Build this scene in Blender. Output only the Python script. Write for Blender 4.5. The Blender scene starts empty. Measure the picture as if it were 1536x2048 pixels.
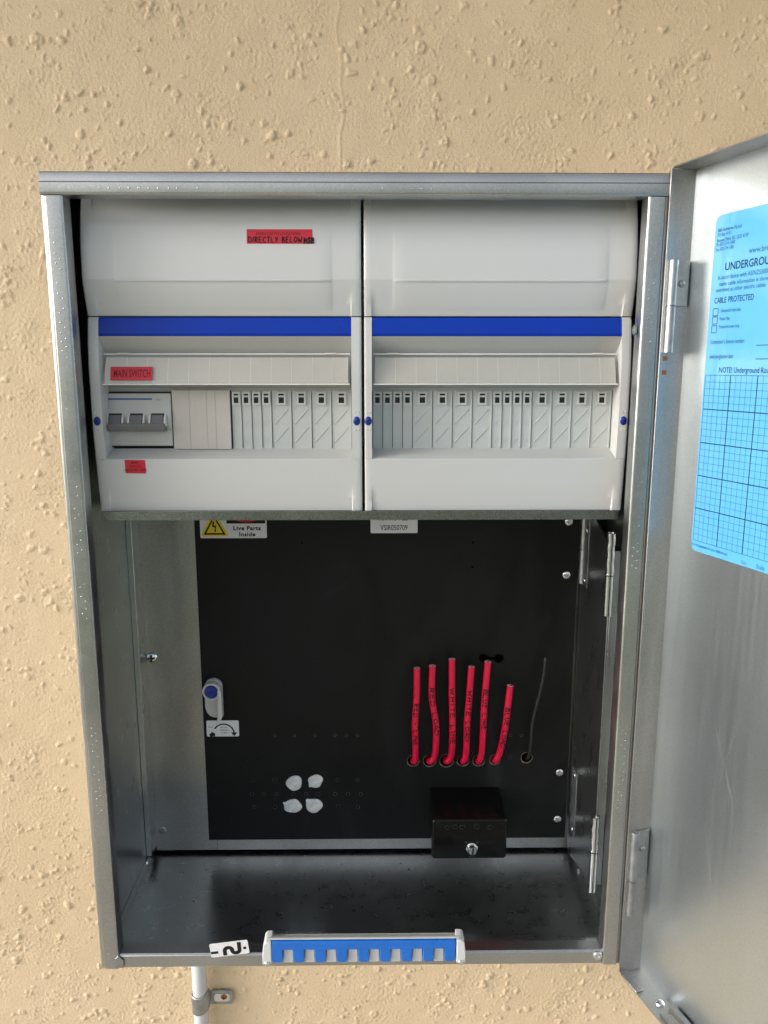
import bpy, math, random
import numpy as np
from mathutils import Vector, Matrix
random.seed(7); RNG = np.random.default_rng(7)
S = bpy.context.scene
COL = S.collection
MM = 0.001
# ------------------------------------------------------------------ camera, world, sun, exposure
# millimetres: X right, Z up, Y into the wall; front rim of the cabinet lies at Y=0, the wall at Y=200
CAM = Vector((13.5, -621.5, 200.6)); PITCH, YAW = .1878, .0116
F, CX, CY = 1539., 768., 1024.
_cp, _sp, _cy, _sy = math.cos(PITCH), math.sin(PITCH), math.cos(YAW), math.sin(YAW)
FW = Vector((_sy*_cp, _cy*_cp, -_sp)); RT = Vector((_cy, -_sy, 0)); UP = RT.cross(FW)
cam_d = bpy.data.cameras.new('camera'); cam = bpy.data.objects.new('camera', cam_d); COL.objects.link(cam)
cam_d.sensor_fit = 'VERTICAL'; cam_d.sensor_height = 36; cam_d.lens = 36*F/2048
cam_d.clip_start = .02; cam_d.clip_end = 500
cam.matrix_world = Matrix(((RT.x, UP.x, -FW.x, CAM.x*MM), (RT.y, UP.y, -FW.y, CAM.y*MM), (RT.z, UP.z, -FW.z, CAM.z*MM), (0, 0, 0, 1)))
S.camera = cam
world = bpy.data.worlds.new('World'); S.world = world; world.use_nodes = True
SUN_EL, SUN_AZ = math.radians(18), math.radians(-77)      # azimuth measured from -Y (outwards) towards +X; negative = from the left
wn = world.node_tree; sky = wn.nodes.new('ShaderNodeTexSky'); sky.sky_type = 'NISHITA'; sky.sun_disc = False
sky.sun_elevation = SUN_EL
sdir = Vector((math.sin(SUN_AZ)*math.cos(SUN_EL), -math.cos(SUN_AZ)*math.cos(SUN_EL), math.sin(SUN_EL)))   # towards the sun
sky.sun_rotation = math.atan2(sdir.x, sdir.y)
sky.air_density = 1.0; sky.dust_density = 3.5; sky.ozone_density = 1.0
hs = wn.nodes.new('ShaderNodeHueSaturation'); hs.inputs['Saturation'].default_value = .32      # overcast: a greyer sky
wn.links.new(sky.outputs[0], hs.inputs['Color']); wn.links.new(hs.outputs[0], wn.nodes['Background'].inputs[0]); wn.nodes['Background'].inputs[1].default_value = .15
sun_d = bpy.data.lights.new('sun', 'SUN'); sun_d.energy = .85; sun_d.angle = math.radians(20); sun_d.color = (1, .98, .95)
sun = bpy.data.objects.new('sun', sun_d); COL.objects.link(sun)
sun.rotation_euler = (-sdir).to_track_quat('-Z', 'Y').to_euler()
S.view_settings.view_transform = 'Standard'; S.view_settings.look = 'None'; S.view_settings.gamma = 1
S.view_settings.exposure = 1.0
S.cycles.max_bounces = 10; S.cycles.glossy_bounces = 6; S.cycles.diffuse_bounces = 5

# ------------------------------------------------------------------ geometry helpers
def U(px, py, Y):
    """point of the plane y=Y seen at a position of the photograph (used to read off real sizes)"""
    d = FW + RT*((px-CX)/F) - UP*((py-CY)/F)
    return CAM + d*((Y-CAM.y)/d.y)
def ux(px, py, Y): return U(px, py, Y).x
def uz(py, Y, px=720): return U(px, py, Y).z

class MB:
    def __init__(s): s.v = []; s.f = []
    def add(s, vs, fs):
        n = len(s.v); s.v += [tuple(v) for v in vs]; s.f += [tuple(i+n for i in f) for f in fs]; return s
    def box(s, x0, x1, y0, y1, z0, z1):
        return s.add([(x0,y0,z0),(x1,y0,z0),(x1,y1,z0),(x0,y1,z0),(x0,y0,z1),(x1,y0,z1),(x1,y1,z1),(x0,y1,z1)],
                     [(0,1,5,4),(1,2,6,5),(2,3,7,6),(3,0,4,7),(4,5,6,7),(3,2,1,0)])
    def prism(s, pts, a, b, axis='y'):
        """outline pts (2-D) extruded along an axis from a to b"""
        m = {'y': lambda p, t: (p[0], t, p[1]), 'x': lambda p, t: (t, p[0], p[1]), 'z': lambda p, t: (p[0], p[1], t)}[axis]
        n = len(pts); area = sum(pts[i][0]*pts[(i+1)%n][1]-pts[(i+1)%n][0]*pts[i][1] for i in range(n))
        if (area < 0) != (axis != 'y' and False): pts = pts[::-1]
        vs = [m(p, a) for p in pts]+[m(p, b) for p in pts]
        fs = [tuple(range(n)), tuple(range(2*n-1, n-1, -1))]+[(i, i+n, (i+1)%n+n, (i+1)%n) for i in range(n)]
        if axis == 'x' : fs = [tuple(reversed(f)) for f in fs]; 
        if (a > b): fs = [tuple(reversed(f)) for f in fs]
        return s.add(vs, fs)
    def grid(s, P):
        """P[i][j] points -> sheet"""
        ni, nj = len(P), len(P[0]); vs = [p for r in P for p in r]
        return s.add(vs, [(i*nj+j, (i+1)*nj+j, (i+1)*nj+j+1, i*nj+j+1) for i in range(ni-1) for j in range(nj-1)])
    def tube(s, pts, r, n=12, cap=True, flat=None):
        pts = [Vector(p) for p in pts]; rs = r if isinstance(r, (list, tuple)) else [r]*len(pts)
        rings = []; prev = None
        for i, p in enumerate(pts):
            t = (pts[min(i+1, len(pts)-1)]-pts[max(i-1, 0)]).normalized()
            a = (prev - t*prev.dot(t)) if prev is not None else (Vector((0,-1,0)) if abs(t.y) < .9 else Vector((1,0,0)))
            a = (a - t*a.dot(t)).normalized(); prev = a; b = t.cross(a)
            k = flat or 1
            rings.append([p+(a*math.cos(2*math.pi*j/n)*k+b*math.sin(2*math.pi*j/n))*rs[i] for j in range(n)])
        vs = [v for q in rings for v in q]; m = len(rings)
        fs = [(i*n+j, i*n+(j+1)%n, (i+1)*n+(j+1)%n, (i+1)*n+j) for i in range(m-1) for j in range(n)]
        if cap: fs += [tuple(range(n-1, -1, -1)), tuple((m-1)*n+j for j in range(n))]
        return s.add(vs, fs)
    def lathe(s, c, prof, n=20, axis=(0,-1,0), sx=1, sz=1):
        """prof: (radius, height along axis)"""
        ax = Vector(axis).normalized(); a = Vector((0,0,1)) if abs(ax.z) < .9 else Vector((1,0,0)); a = (a-ax*a.dot(ax)).normalized(); b = a.cross(ax)
        c = Vector(c); vs = []
        for r, h in prof: vs += [c+ax*h+a*(math.cos(2*math.pi*j/n)*r*sz)+b*(math.sin(2*math.pi*j/n)*r*sx) for j in range(n)]
        m = len(prof)
        fs = [(i*n+j, i*n+(j+1)%n, (i+1)*n+(j+1)%n, (i+1)*n+j) for i in range(m-1) for j in range(n)]
        fs += [tuple((m-1)*n+j for j in range(n)), tuple(range(n-1, -1, -1))]
        return s.add(vs, fs)
    def dome(s, c, r, h, n=16, axis=(0,-1,0), sx=1, sz=1, base=0.0):
        k = 5; return s.lathe(c, [(r, -base)]+[(r*math.cos(i*math.pi/2/k)+1e-4, h*math.sin(i*math.pi/2/k)) for i in range(k+1)], n, axis, sx, sz)
    def mesh(s, name, mat, smooth=35, origin=(0,0,0)):
        me = bpy.data.meshes.new(name); o = origin
        me.from_pydata([((x-o[0])*MM, (y-o[1])*MM, (z-o[2])*MM) for x, y, z in s.v], [], s.f)
        me.validate(); me.materials.append(mat)
        import bmesh
        bm = bmesh.new(); bm.from_mesh(me); bmesh.ops.recalc_face_normals(bm, faces=bm.faces); bm.to_mesh(me); bm.free()
        if smooth:
            me.shade_smooth(); me.set_sharp_from_angle(angle=math.radians(smooth))
        return me
    def build(s, name, mat, parent=None, bevel=0, smooth=35, origin=None, seg=2, **kw):
        org = origin if origin is not None else (parent['_o'] if parent is not None and '_o' in parent.keys() else (0,0,0))
        o = bpy.data.objects.new(name, s.mesh(name, mat, smooth, org)); COL.objects.link(o)
        if parent is not None: o.parent = parent; o['_o'] = tuple(org)
        if bevel:
            b = o.modifiers.new('bevel', 'BEVEL'); b.width = bevel*MM; b.segments = seg; b.limit_method = 'ANGLE'; b.angle_limit = math.radians(40)
            b.harden_normals = False
        for k, v in kw.items(): o[k] = v
        return o
def thing(name, label, cat, loc=(0,0,0), group=None):
    o = bpy.data.objects.new(name, None); COL.objects.link(o); o.empty_display_size = .02
    o.location = Vector(loc)*MM; o['_o'] = tuple(loc); o['label'] = label; o['category'] = cat
    if group: o['group'] = group
    return o
def tag(o, label, cat, group=None):
    o['label'] = label; o['category'] = cat
    if group: o['group'] = group
    return o
def rrect(x0, x1, z0, z1, r, n=5):
    pts = []
    for cx, cz, a0 in ((x1-r, z1-r, 0), (x0+r, z1-r, 90), (x0+r, z0+r, 180), (x1-r, z0+r, 270)):
        for i in range(n+1):
            a = math.radians(a0+90*i/n); pts.append((cx+r*math.cos(a), cz+r*math.sin(a)))
    return pts
def text(s, x, z, size, mat, parent, Y=None, xs=1., bold=0., rot=0, align='LEFT', name='printed_text', frame=None, sheary=0., wrap=None, spacing=1.):
    """flat print; size = cap height in mm; lies on plane y=Y facing -Y unless frame maps (x,z) to a point"""
    c = bpy.data.curves.new('t', 'FONT'); c.body = s; c.size = size/.7; c.align_x = align; c.resolution_u = 3; c.offset = bold; c.fill_mode = 'FRONT'; c.space_character = spacing
    o = bpy.data.objects.new('t', c); COL.objects.link(o); bpy.context.view_layer.update()
    me = bpy.data.meshes.new_from_object(o.evaluated_get(bpy.context.evaluated_depsgraph_get()))
    bpy.data.objects.remove(o); cr, sr = math.cos(math.radians(rot)), math.sin(math.radians(rot))
    m = MB(); vs = []
    for v in me.vertices:
        a, b = v.co.x*xs, v.co.y
        b += sheary*a
        a, b = a*cr-b*sr, a*sr+b*cr
        vs.append(frame(x+a, z+b) if frame else (x+a, Y(x+a, z+b) if callable(Y) else Y, z+b))
    m.add(vs, [tuple(p.vertices) for p in me.polygons]); bpy.data.meshes.remove(me)
    return m.build(name, mat, parent, smooth=0)
# single-stroke capitals for the marker handwriting
GL = {'A': [[(0,0),(.42,1),(.8,0)],[(.15,.38),(.66,.4)]], 'B': [[(0,0),(.04,1)],[(.02,.98),(.5,.9),(.55,.65),(.06,.52),(.62,.42),(.6,.1),(0,.02)]],
 'C': [[(.7,.85),(.4,1),(.05,.7),(.03,.3),(.3,0),(.7,.12)]], 'D': [[(.02,0),(.05,1),(.55,.85),(.7,.45),(.5,.1),(.02,0)]],
 'E': [[(.62,1),(.05,.97),(.02,.02),(.62,0)],[(.04,.52),(.5,.52)]], 'H': [[(0,0),(.03,1)],[(.62,1),(.6,0)],[(.02,.5),(.62,.52)]],
 'I': [[(.2,0),(.22,1)]], 'L': [[(.05,1),(.02,.02),(.6,0)]], 'N': [[(0,0),(.04,1),(.6,.02),(.64,1)]],
 'M': [[(0,0),(.1,1),(.4,.3),(.75,1),(.85,0)]], 'O': [[(.35,1),(.03,.65),(.08,.2),(.4,0),(.7,.3),(.68,.75),(.35,1)]],
 'R': [[(.02,0),(.04,1),(.55,.9),(.55,.6),(.05,.48),(.6,0)]], 'T': [[(-.02,1),(.72,.97)],[(.34,1),(.32,0)]], 'U': [[(.03,1),(.03,.3),(.3,0),(.6,.25),(.64,1)]],
 'W': [[(0,1),(.2,0),(.42,.65),(.62,0),(.85,1)]], 'Y': [[(0,1),(.32,.5)],[(.68,1),(.2,0)]], 'S': [[(.6,.85),(.3,1),(.05,.75),(.55,.35),(.4,.02),(.02,.1)]], '-': [[(.1,.5),(.5,.5)]]}
def hand(s, size, adv=.95, jit=.05):
    """list of strokes (u along, v up)"""
    out = []; x = 0
    for ch in s:
        if ch == ' ': x += size*.7; continue
        w = .45 if ch == 'I' else (1.05 if ch in 'WM' else .78)
        for st in GL[ch]:
            out.append([(x+(p[0]+random.uniform(-jit, jit))*size*adv, (p[1]+random.uniform(-jit, jit))*size) for p in st])
        x += size*(w+.14)*adv
    return out, x

# ------------------------------------------------------------------ materials
def mat(name, col, rough=.5, metal=0., spec=.5, **kw):
    m = bpy.data.materials.new(name); m.use_nodes = True; b = m.node_tree.nodes['Principled BSDF']
    b.inputs['Base Color'].default_value = (*col, 1); b.inputs['Roughness'].default_value = rough; b.inputs['Metallic'].default_value = metal
    b.inputs['Specular IOR Level'].default_value = spec
    for k, v in kw.items(): b.inputs[k].default_value = v
    return m
def N(m, t, **kw):
    n = m.node_tree.nodes.new(t)
    for k, v in kw.items():
        if hasattr(n, k): setattr(n, k, v)
        else: n.inputs[k].default_value = v
    return n
def L(m, a, b): m.node_tree.links.new(a, b)
def coord(m, scale=(1,1,1)):
    tc = N(m, 'ShaderNodeTexCoord'); mp = N(m, 'ShaderNodeMapping'); mp.inputs['Scale'].default_value = scale
    L(m, tc.outputs['Object'], mp.inputs[0]); return mp.outputs[0]
def ramp(m, fac, stops):
    r = N(m, 'ShaderNodeValToRGB'); e = r.color_ramp.elements
    r.color_ramp.interpolation = 'EASE' if len(stops) == 2 else 'LINEAR'
    while len(e) < len(stops): e.new(.5)
    for q, (p, c) in zip(e, stops): q.position = p; q.color = (*c, 1) if len(c) == 3 else c
    L(m, fac, r.inputs[0]); return r.outputs[0]
def worn(m, col_var=.12, rough_var=.1, scale=60, bump=0., bscale=600, fine=.04):
    """mottled colour, uneven gloss and a fine relief"""
    b = m.node_tree.nodes['Principled BSDF']; v = coord(m)
    c = b.inputs['Base Color'].default_value[:3]; r = b.inputs['Roughness'].default_value
    n1 = N(m, 'ShaderNodeTexNoise', Scale=scale, Detail=6, Roughness=.65); L(m, v, n1.inputs[0])
    L(m, ramp(m, n1.outputs[0], [(.2, tuple(x*(1-col_var) for x in c)), (.8, tuple(min(1, x*(1+col_var)) for x in c))]), b.inputs['Base Color'])
    n2 = N(m, 'ShaderNodeTexNoise', Scale=scale*.35, Detail=4); L(m, v, n2.inputs[0])
    L(m, ramp(m, n2.outputs[0], [(.2, (max(.02, r-rough_var),)*3), (.8, (r+rough_var,)*3)]), b.inputs['Roughness'])
    if bump:
        n3 = N(m, 'ShaderNodeTexNoise', Scale=bscale, Detail=3); L(m, v, n3.inputs[0])
        bp = N(m, 'ShaderNodeBump', Strength=bump, Distance=.0003); L(m, n3.outputs[0], bp.inputs['Height']); L(m, bp.outputs[0], b.inputs['Normal'])
    return m
def galv(name, base=(.50,.53,.54), rough=.26, speck=.12, streak=(1,1,1), warp=.5, big=9, metal=1., svar=.7):
    m = mat(name, base, rough, metal); b = m.node_tree.nodes['Principled BSDF']
    v = coord(m); vs = coord(m, streak)
    gr = N(m, 'ShaderNodeTexNoise', Scale=900., Detail=3, Roughness=.8); L(m, v, gr.inputs[0])
    st = N(m, 'ShaderNodeTexNoise', Scale=70., Detail=4, Roughness=.5); L(m, vs, st.inputs[0])
    bg = N(m, 'ShaderNodeTexNoise', Scale=float(big), Detail=3, Roughness=.5); L(m, v, bg.inputs[0])
    mx = N(m, 'ShaderNodeMix', data_type='RGBA', blend_type='MULTIPLY'); mx.inputs[0].default_value = 1
    L(m, ramp(m, bg.outputs[0], [(.15, tuple(x*.86 for x in base)), (.85, tuple(min(1, x*1.14) for x in base))]), mx.inputs[6])
    L(m, ramp(m, gr.outputs[0], [(.25, (1-speck*1.6,)*3), (.75, (1,)*3)]), mx.inputs[7])
    L(m, mx.outputs[2], b.inputs['Base Color'])
    mr = N(m, 'ShaderNodeMath', operation='MULTIPLY_ADD'); L(m, st.outputs[0], mr.inputs[0]); mr.inputs[1].default_value = rough*svar; mr.inputs[2].default_value = rough*(1-svar/2)
    L(m, mr.outputs[0], b.inputs['Roughness'])
    bp = N(m, 'ShaderNodeBump', Strength=.08, Distance=.00012); L(m, gr.outputs[0], bp.inputs['Height'])
    bp2 = N(m, 'ShaderNodeBump', Strength=warp, Distance=.0012); wv = N(m, 'ShaderNodeTexNoise', Scale=14., Detail=0); L(m, v, wv.inputs[0])
    L(m, wv.outputs[0], bp2.inputs['Height']); L(m, bp.outputs[0], bp2.inputs['Normal']); L(m, bp2.outputs[0], b.inputs['Normal'])
    return m
G_RIM = galv('galvanised_rim', (.54,.555,.555), .35, .16, warp=.15, svar=.5)
G_IN = galv('galvanised_inside', (.55,.58,.585), .29, .16, (1,1,.3), warp=.25, svar=.5)
G_FRAME = galv('galvanised_frame', (.56,.56,.55), .34, .22, (1,1,.3))
G_DOOR = galv('galvanised_door', (.55,.61,.645), .34, .12, (4,4,.12), warp=.2, big=5, metal=.95, svar=.3)
G_FLANGE = galv('galvanised_flange', (.56,.55,.54), .42, .2, (1,1,.1), warp=.1)
ZINC = mat('bright_zinc', (.72,.74,.76), .18, 1.0)
ZINC_D = worn(mat('dull_zinc', (.38,.40,.41), .46, 1.0), .2, .1, 120)
RUST = worn(mat('rusty_screw', (.38,.13,.04), .55, .5), .35, .1, 500)
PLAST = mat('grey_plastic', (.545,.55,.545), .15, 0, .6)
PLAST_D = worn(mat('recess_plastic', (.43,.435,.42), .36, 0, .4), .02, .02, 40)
PLATE = worn(mat('blank_plastic', (.48,.50,.49), .42), .02, .02, 80)
STRIP = worn(mat('beige_strip_plastic', (.52,.485,.45), .5), .03, .03, 60)
WHITE = worn(mat('white_plastic', (.60,.60,.57), .3), .03, .04, 80)
BODY = worn(mat('breaker_plastic', (.46,.46,.44), .36), .03, .04, 80)
TOGGLE = worn(mat('dark_grey_toggle', (.14,.145,.15), .42), .08, .05, 150)
BLUE = worn(mat('blue_plastic', (.0,.033,.36), .38, 0, .25), .03, .05, 40)
BLUE_D = worn(mat('blue_knob_plastic', (.005,.03,.25), .3), .08, .05, 100)
BLUE_H = worn(mat('blue_handle_plastic', (.01,.14,.56), .24), .08, .08, 60)
GREY_H = worn(mat('handle_grey_plastic', (.60,.61,.61), .35), .04, .06, 60, .1, 900)
GREY_HB = worn(mat('handle_top_plastic', (.45,.46,.44), .45), .04, .06, 60, .1, 900)
SLOT = mat('dark_slot', (.012,.012,.012), .6)
RED = worn(mat('red_label', (.52,.015,.035), .45), .05, .05, 60)
CABLE = worn(mat('pink_red_cable_sheath', (.62,.005,.045), .32), .08, .08, 90)
INK = mat('black_marker', (.02,.008,.012), .6, 0, .2)
PRINT = mat('black_print', (.015,.015,.015), .5, 0, .2)
REDPRINT = mat('dark_red_print', (.17,.01,.012), .6, 0, .2)
GREYPRINT = mat('grey_print', (.30,.31,.31), .6, 0, .2)
BLUEPRINT = mat('blue_line_print', (.01,.09,.30), .5)
NAVY = mat('navy_print', (.008,.045,.10), .5, 0, .2)
NAVY2 = mat('faded_navy_print', (.03,.14,.27), .5, 0, .2)
SHEET = worn(mat('light_blue_vinyl', (.10,.38,.70), .22), .03, .06, 20)
YELLOW = worn(mat('yellow_print', (.80,.60,.02), .4), .04, .04, 60)
STICK = worn(mat('white_sticker', (.74,.74,.76), .4), .04, .05, 90)
BLACKBOX = worn(mat('glossy_black_plastic', (.005,.005,.005), .24, 0, .22), .1, .06, 60)
RUBBER = mat('black_wire_sheath', (.02,.02,.02), .3)
COPPER = mat('copper_end', (.45,.25,.12), .35, 1)
CHIP = worn(mat('chipped_board_edge', (.16,.12,.09), .8), .3, .05, 400)
PVC = worn(mat('grey_conduit_pvc', (.60,.62,.64), .35), .04, .05, 50)
# black board: matt, with faint smudges
BOARD = mat('black_board', (.012,.0125,.013), .42, 0, .22); b = BOARD.node_tree.nodes['Principled BSDF']
v = coord(BOARD, (1, 1, .45)); n1 = N(BOARD, 'ShaderNodeTexNoise', Scale=14., Detail=7, Roughness=.62, Distortion=1.2); L(BOARD, v, n1.inputs[0])
L(BOARD, ramp(BOARD, n1.outputs[0], [(.35, (.005,.005,.0055)), (.6, (.008,.0085,.009)), (.76, (.018,.019,.020))]), b.inputs['Base Color'])
n9 = N(BOARD, 'ShaderNodeTexNoise', Scale=330., Detail=2, Roughness=.7); L(BOARD, coord(BOARD), n9.inputs[0])
mb = N(BOARD, 'ShaderNodeMix', data_type='RGBA', blend_type='ADD'); mb.inputs[0].default_value = 1; L(BOARD, b.inputs['Base Color'].links[0].from_socket, mb.inputs[6]); L(BOARD, ramp(BOARD, n9.outputs[0], [(.66, (0,0,0)), (.76, (.035,.034,.032))]), mb.inputs[7]); L(BOARD, mb.outputs[2], b.inputs['Base Color'])
L(BOARD, ramp(BOARD, n1.outputs[0], [(.3, (.40,)*3), (.7, (.62,)*3)]), b.inputs['Roughness'])
# translucent dabs of sealant
SEAL = mat('silicone_dab', (.80,.88,.92), .22, 0, .5, **{'Subsurface Weight': .3, 'Subsurface Radius': (.004,.004,.004), 'Transmission Weight': .15})
SEAL = worn(SEAL, .25, .1, 160, .4, 250)
# thin clear plastic of the label holder
CLEAR = bpy.data.materials.new('clear_plastic'); CLEAR.use_nodes = True; nt = CLEAR.node_tree; nt.nodes.remove(nt.nodes['Principled BSDF'])
lw = nt.nodes.new('ShaderNodeLayerWeight'); pw = nt.nodes.new('ShaderNodeMath'); pw.operation = 'POWER'; pw.inputs[1].default_value = 4; ml = nt.nodes.new('ShaderNodeMath'); ml.operation = 'MULTIPLY_ADD'; ml.inputs[1].default_value = .6; ml.inputs[2].default_value = .05
tr = nt.nodes.new('ShaderNodeBsdfTransparent'); tr.inputs[0].default_value = (.965,.97,.965,1)
gl = nt.nodes.new('ShaderNodeBsdfGlossy'); gl.inputs['Roughness'].default_value = .12; gl.inputs[0].default_value = (.9,.9,.9,1)
mx = nt.nodes.new('ShaderNodeMixShader')
nt.links.new(lw.outputs['Facing'], pw.inputs[0]); nt.links.new(pw.outputs[0], ml.inputs[0]); nt.links.new(ml.outputs[0], mx.inputs[0]); nt.links.new(tr.outputs[0], mx.inputs[1]); nt.links.new(gl.outputs[0], mx.inputs[2]); nt.links.new(mx.outputs[0], nt.nodes['Material Output'].inputs[0])
# painted stucco
WALLM = mat('cream_stucco_paint', (.72,.58,.40), .5, 0, .35); b = WALLM.node_tree.nodes['Principled BSDF']
v = coord(WALLM); n1 = N(WALLM, 'ShaderNodeTexNoise', Scale=7., Detail=5); L(WALLM, v, n1.inputs[0])
L(WALLM, ramp(WALLM, n1.outputs[0], [(.3, (.715,.56,.37)), (.7, (.765,.605,.41))]), b.inputs['Base Color'])
n2 = N(WALLM, 'ShaderNodeTexNoise', Scale=520., Detail=3, Roughness=.65); L(WALLM, v, n2.inputs[0])
sp = N(WALLM, 'ShaderNodeTexNoise', Scale=1100., Detail=2); L(WALLM, v, sp.inputs[0])
mz = N(WALLM, 'ShaderNodeMix', data_type='RGBA', blend_type='MULTIPLY'); mz.inputs[0].default_value = 1; L(WALLM, b.inputs['Base Color'].links[0].from_socket, mz.inputs[6]); L(WALLM, ramp(WALLM, sp.outputs[0], [(.25, (.80,.78,.74)), (.6, (1,1,1))]), mz.inputs[7]); L(WALLM, mz.outputs[2], b.inputs['Base Color'])
bp = N(WALLM, 'ShaderNodeBump', Strength=1.0, Distance=.0006); L(WALLM, n2.outputs[0], bp.inputs['Height']); L(WALLM, bp.outputs[0], b.inputs['Normal'])
PAVE = worn(mat('pale_paving', (.44,.40,.34), .8), .15, .05, 3)
GRASS = worn(mat('lawn', (.12,.15,.085), .9), .3, .05, 2)
SOFFIT = worn(mat('soffit_paint', (.62,.60,.56), .7), .04, .05, 5)

# ------------------------------------------------------------------ the setting
WALL_Y, GZ = 200, -1400
g = MB().box(-60000, 60000, -60000, 200, GZ-100, GZ).build('lawn_ground', GRASS, smooth=0); g['kind'] = 'structure'
g = MB().box(-6000, 6000, -2600, 205, GZ-60, GZ+4).build('paved_path', PAVE, smooth=0); g['kind'] = 'structure'
def make_wall():
    st = 1.3
    fx = np.arange(-520, 500.1, st); fz = np.arange(-640, 560.1, st)
    X, Z = np.meshgrid(fx, fz); nz, nx = X.shape
    def filt(lo, hi, ax=1., ang=0.):
        w = RNG.standard_normal((nz, nx)); f = np.fft.rfft2(w)
        kz = np.fft.fftfreq(nz, st)[:, None]; kx = np.fft.rfftfreq(nx, st)[None, :]
        c, s_ = math.cos(ang), math.sin(ang); a = kx*c+kz*s_; b_ = (-kx*s_+kz*c)*ax
        k = np.sqrt(a*a+b_*b_)+1e-9; f *= np.exp(-((np.log(k*math.sqrt(lo*hi)))/(math.log(hi/lo)*.6))**2)
        o = np.fft.irfft2(f, (nz, nx)); return o/o.std()
    D = .12*filt(3.4, 7, 1.4, .5)+.12*filt(2.6, 3.6)+.12*filt(25, 70)
    rough = np.clip(.75+.35*filt(60, 200), .25, 1.5); D *= rough
    wx, wz = filt(7, 16)*.7, filt(7, 16)*.7
    dens = np.clip(.55+.6*filt(60, 180), .05, 2)
    H = np.zeros_like(D); n = 0
    while n < 7500:
        i, j = RNG.integers(0, nz), RNG.integers(0, nx)
        if RNG.random() > dens[i, j]*.7+.12: continue
        n += 1
        r = min(.8+RNG.gamma(1.8, .62), 7); h = (.45+.31*r)*RNG.uniform(.7, 1.15); k = int(r*2/st)+3
        el = RNG.uniform(.6, 1.0); an = RNG.uniform(0, math.pi)
        i0, i1, j0, j1 = max(0, i-k), min(nz, i+k), max(0, j-k), min(nx, j+k)
        dx = X[i0:i1, j0:j1]-fx[j]+wx[i0:i1, j0:j1]; dz = Z[i0:i1, j0:j1]-fz[i]+wz[i0:i1, j0:j1]
        a = dx*math.cos(an)+dz*math.sin(an); b_ = (-dx*math.sin(an)+dz*math.cos(an))/el
        d = np.sqrt(a*a+b_*b_)/r
        p = np.where(d < 1, 1-d**5, 0)
        if r > 4.2 and RNG.random() < .55: p *= 1-.55*np.exp(-(d/.55)**2)          # burst bubbles leave a ring
        H[i0:i1, j0:j1] = np.maximum(H[i0:i1, j0:j1], h*p)
    # hair-thin vertical joint above the cabinet
    seam = .55*np.exp(-((X-(-20+2.2*np.sin(Z*.045)+1.4*np.sin(Z*.13)))/1.3)**2)*(Z > 330)
    D = D+H+seam*.8
    # margin sheets reach beyond what the picture shows; the relief fades out towards them
    ex = np.concatenate([[-6000, -2500, -900], fx, [900, 2500, 6000]]); ez = np.concatenate([[GZ-40, -900], fz, [640, 1120]])
    DX = np.zeros((len(ez), len(ex))); DX[2:-2, 3:-3] = D
    GX, GZ_ = np.meshgrid(ex, ez); P = np.stack([GX, WALL_Y-DX, GZ_], -1).reshape(-1, 3)*MM
    a, b2 = DX.shape; idx = np.arange(a*b2).reshape(a, b2)
    q = np.stack([idx[:-1, :-1], idx[:-1, 1:], idx[1:, 1:], idx[1:, :-1]], -1).reshape(-1, 4)
    # thickness: back face and edges
    base = len(P); bk = np.array([[-6000, 320, GZ-40], [6000, 320, GZ-40], [6000, 320, 1120], [-6000, 320, 1120]])*MM
    me = bpy.data.meshes.new('stucco_wall'); me.vertices.add(base+4); me.vertices.foreach_set('co', np.concatenate([P, bk]).ravel())
    quads = np.concatenate([q, [[base+3, base+2, base+1, base]]]).astype(np.int32)
    me.loops.add(quads.size); me.loops.foreach_set('vertex_index', quads.ravel()); me.polygons.add(len(quads))
    me.polygons.foreach_set('loop_start', np.arange(0, quads.size, 4)); me.polygons.foreach_set('loop_total', np.full(len(quads), 4))
    me.materials.append(WALLM); me.update(calc_edges=True); me.shade_smooth()
    o = bpy.data.objects.new('stucco_wall', me); COL.objects.link(o); return o
tag(make_wall(), 'cream painted stucco wall with lumpy bubbles behind the metal cabinet', 'wall')
g = MB().box(-6000, 6000, -460, 320, 1121, 1180).build('eaves_soffit', SOFFIT, smooth=0); g['kind'] = 'structure'

# ------------------------------------------------------------------ cabinet shell
HX, ZT, ZB = 240, 345, -345
YB = 166            # back frame plane
cab = thing('metal_cabinet', 'open galvanised steel meter cabinet fixed to the stucco wall', 'cabinet', (0, WALL_Y, ZB))
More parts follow.
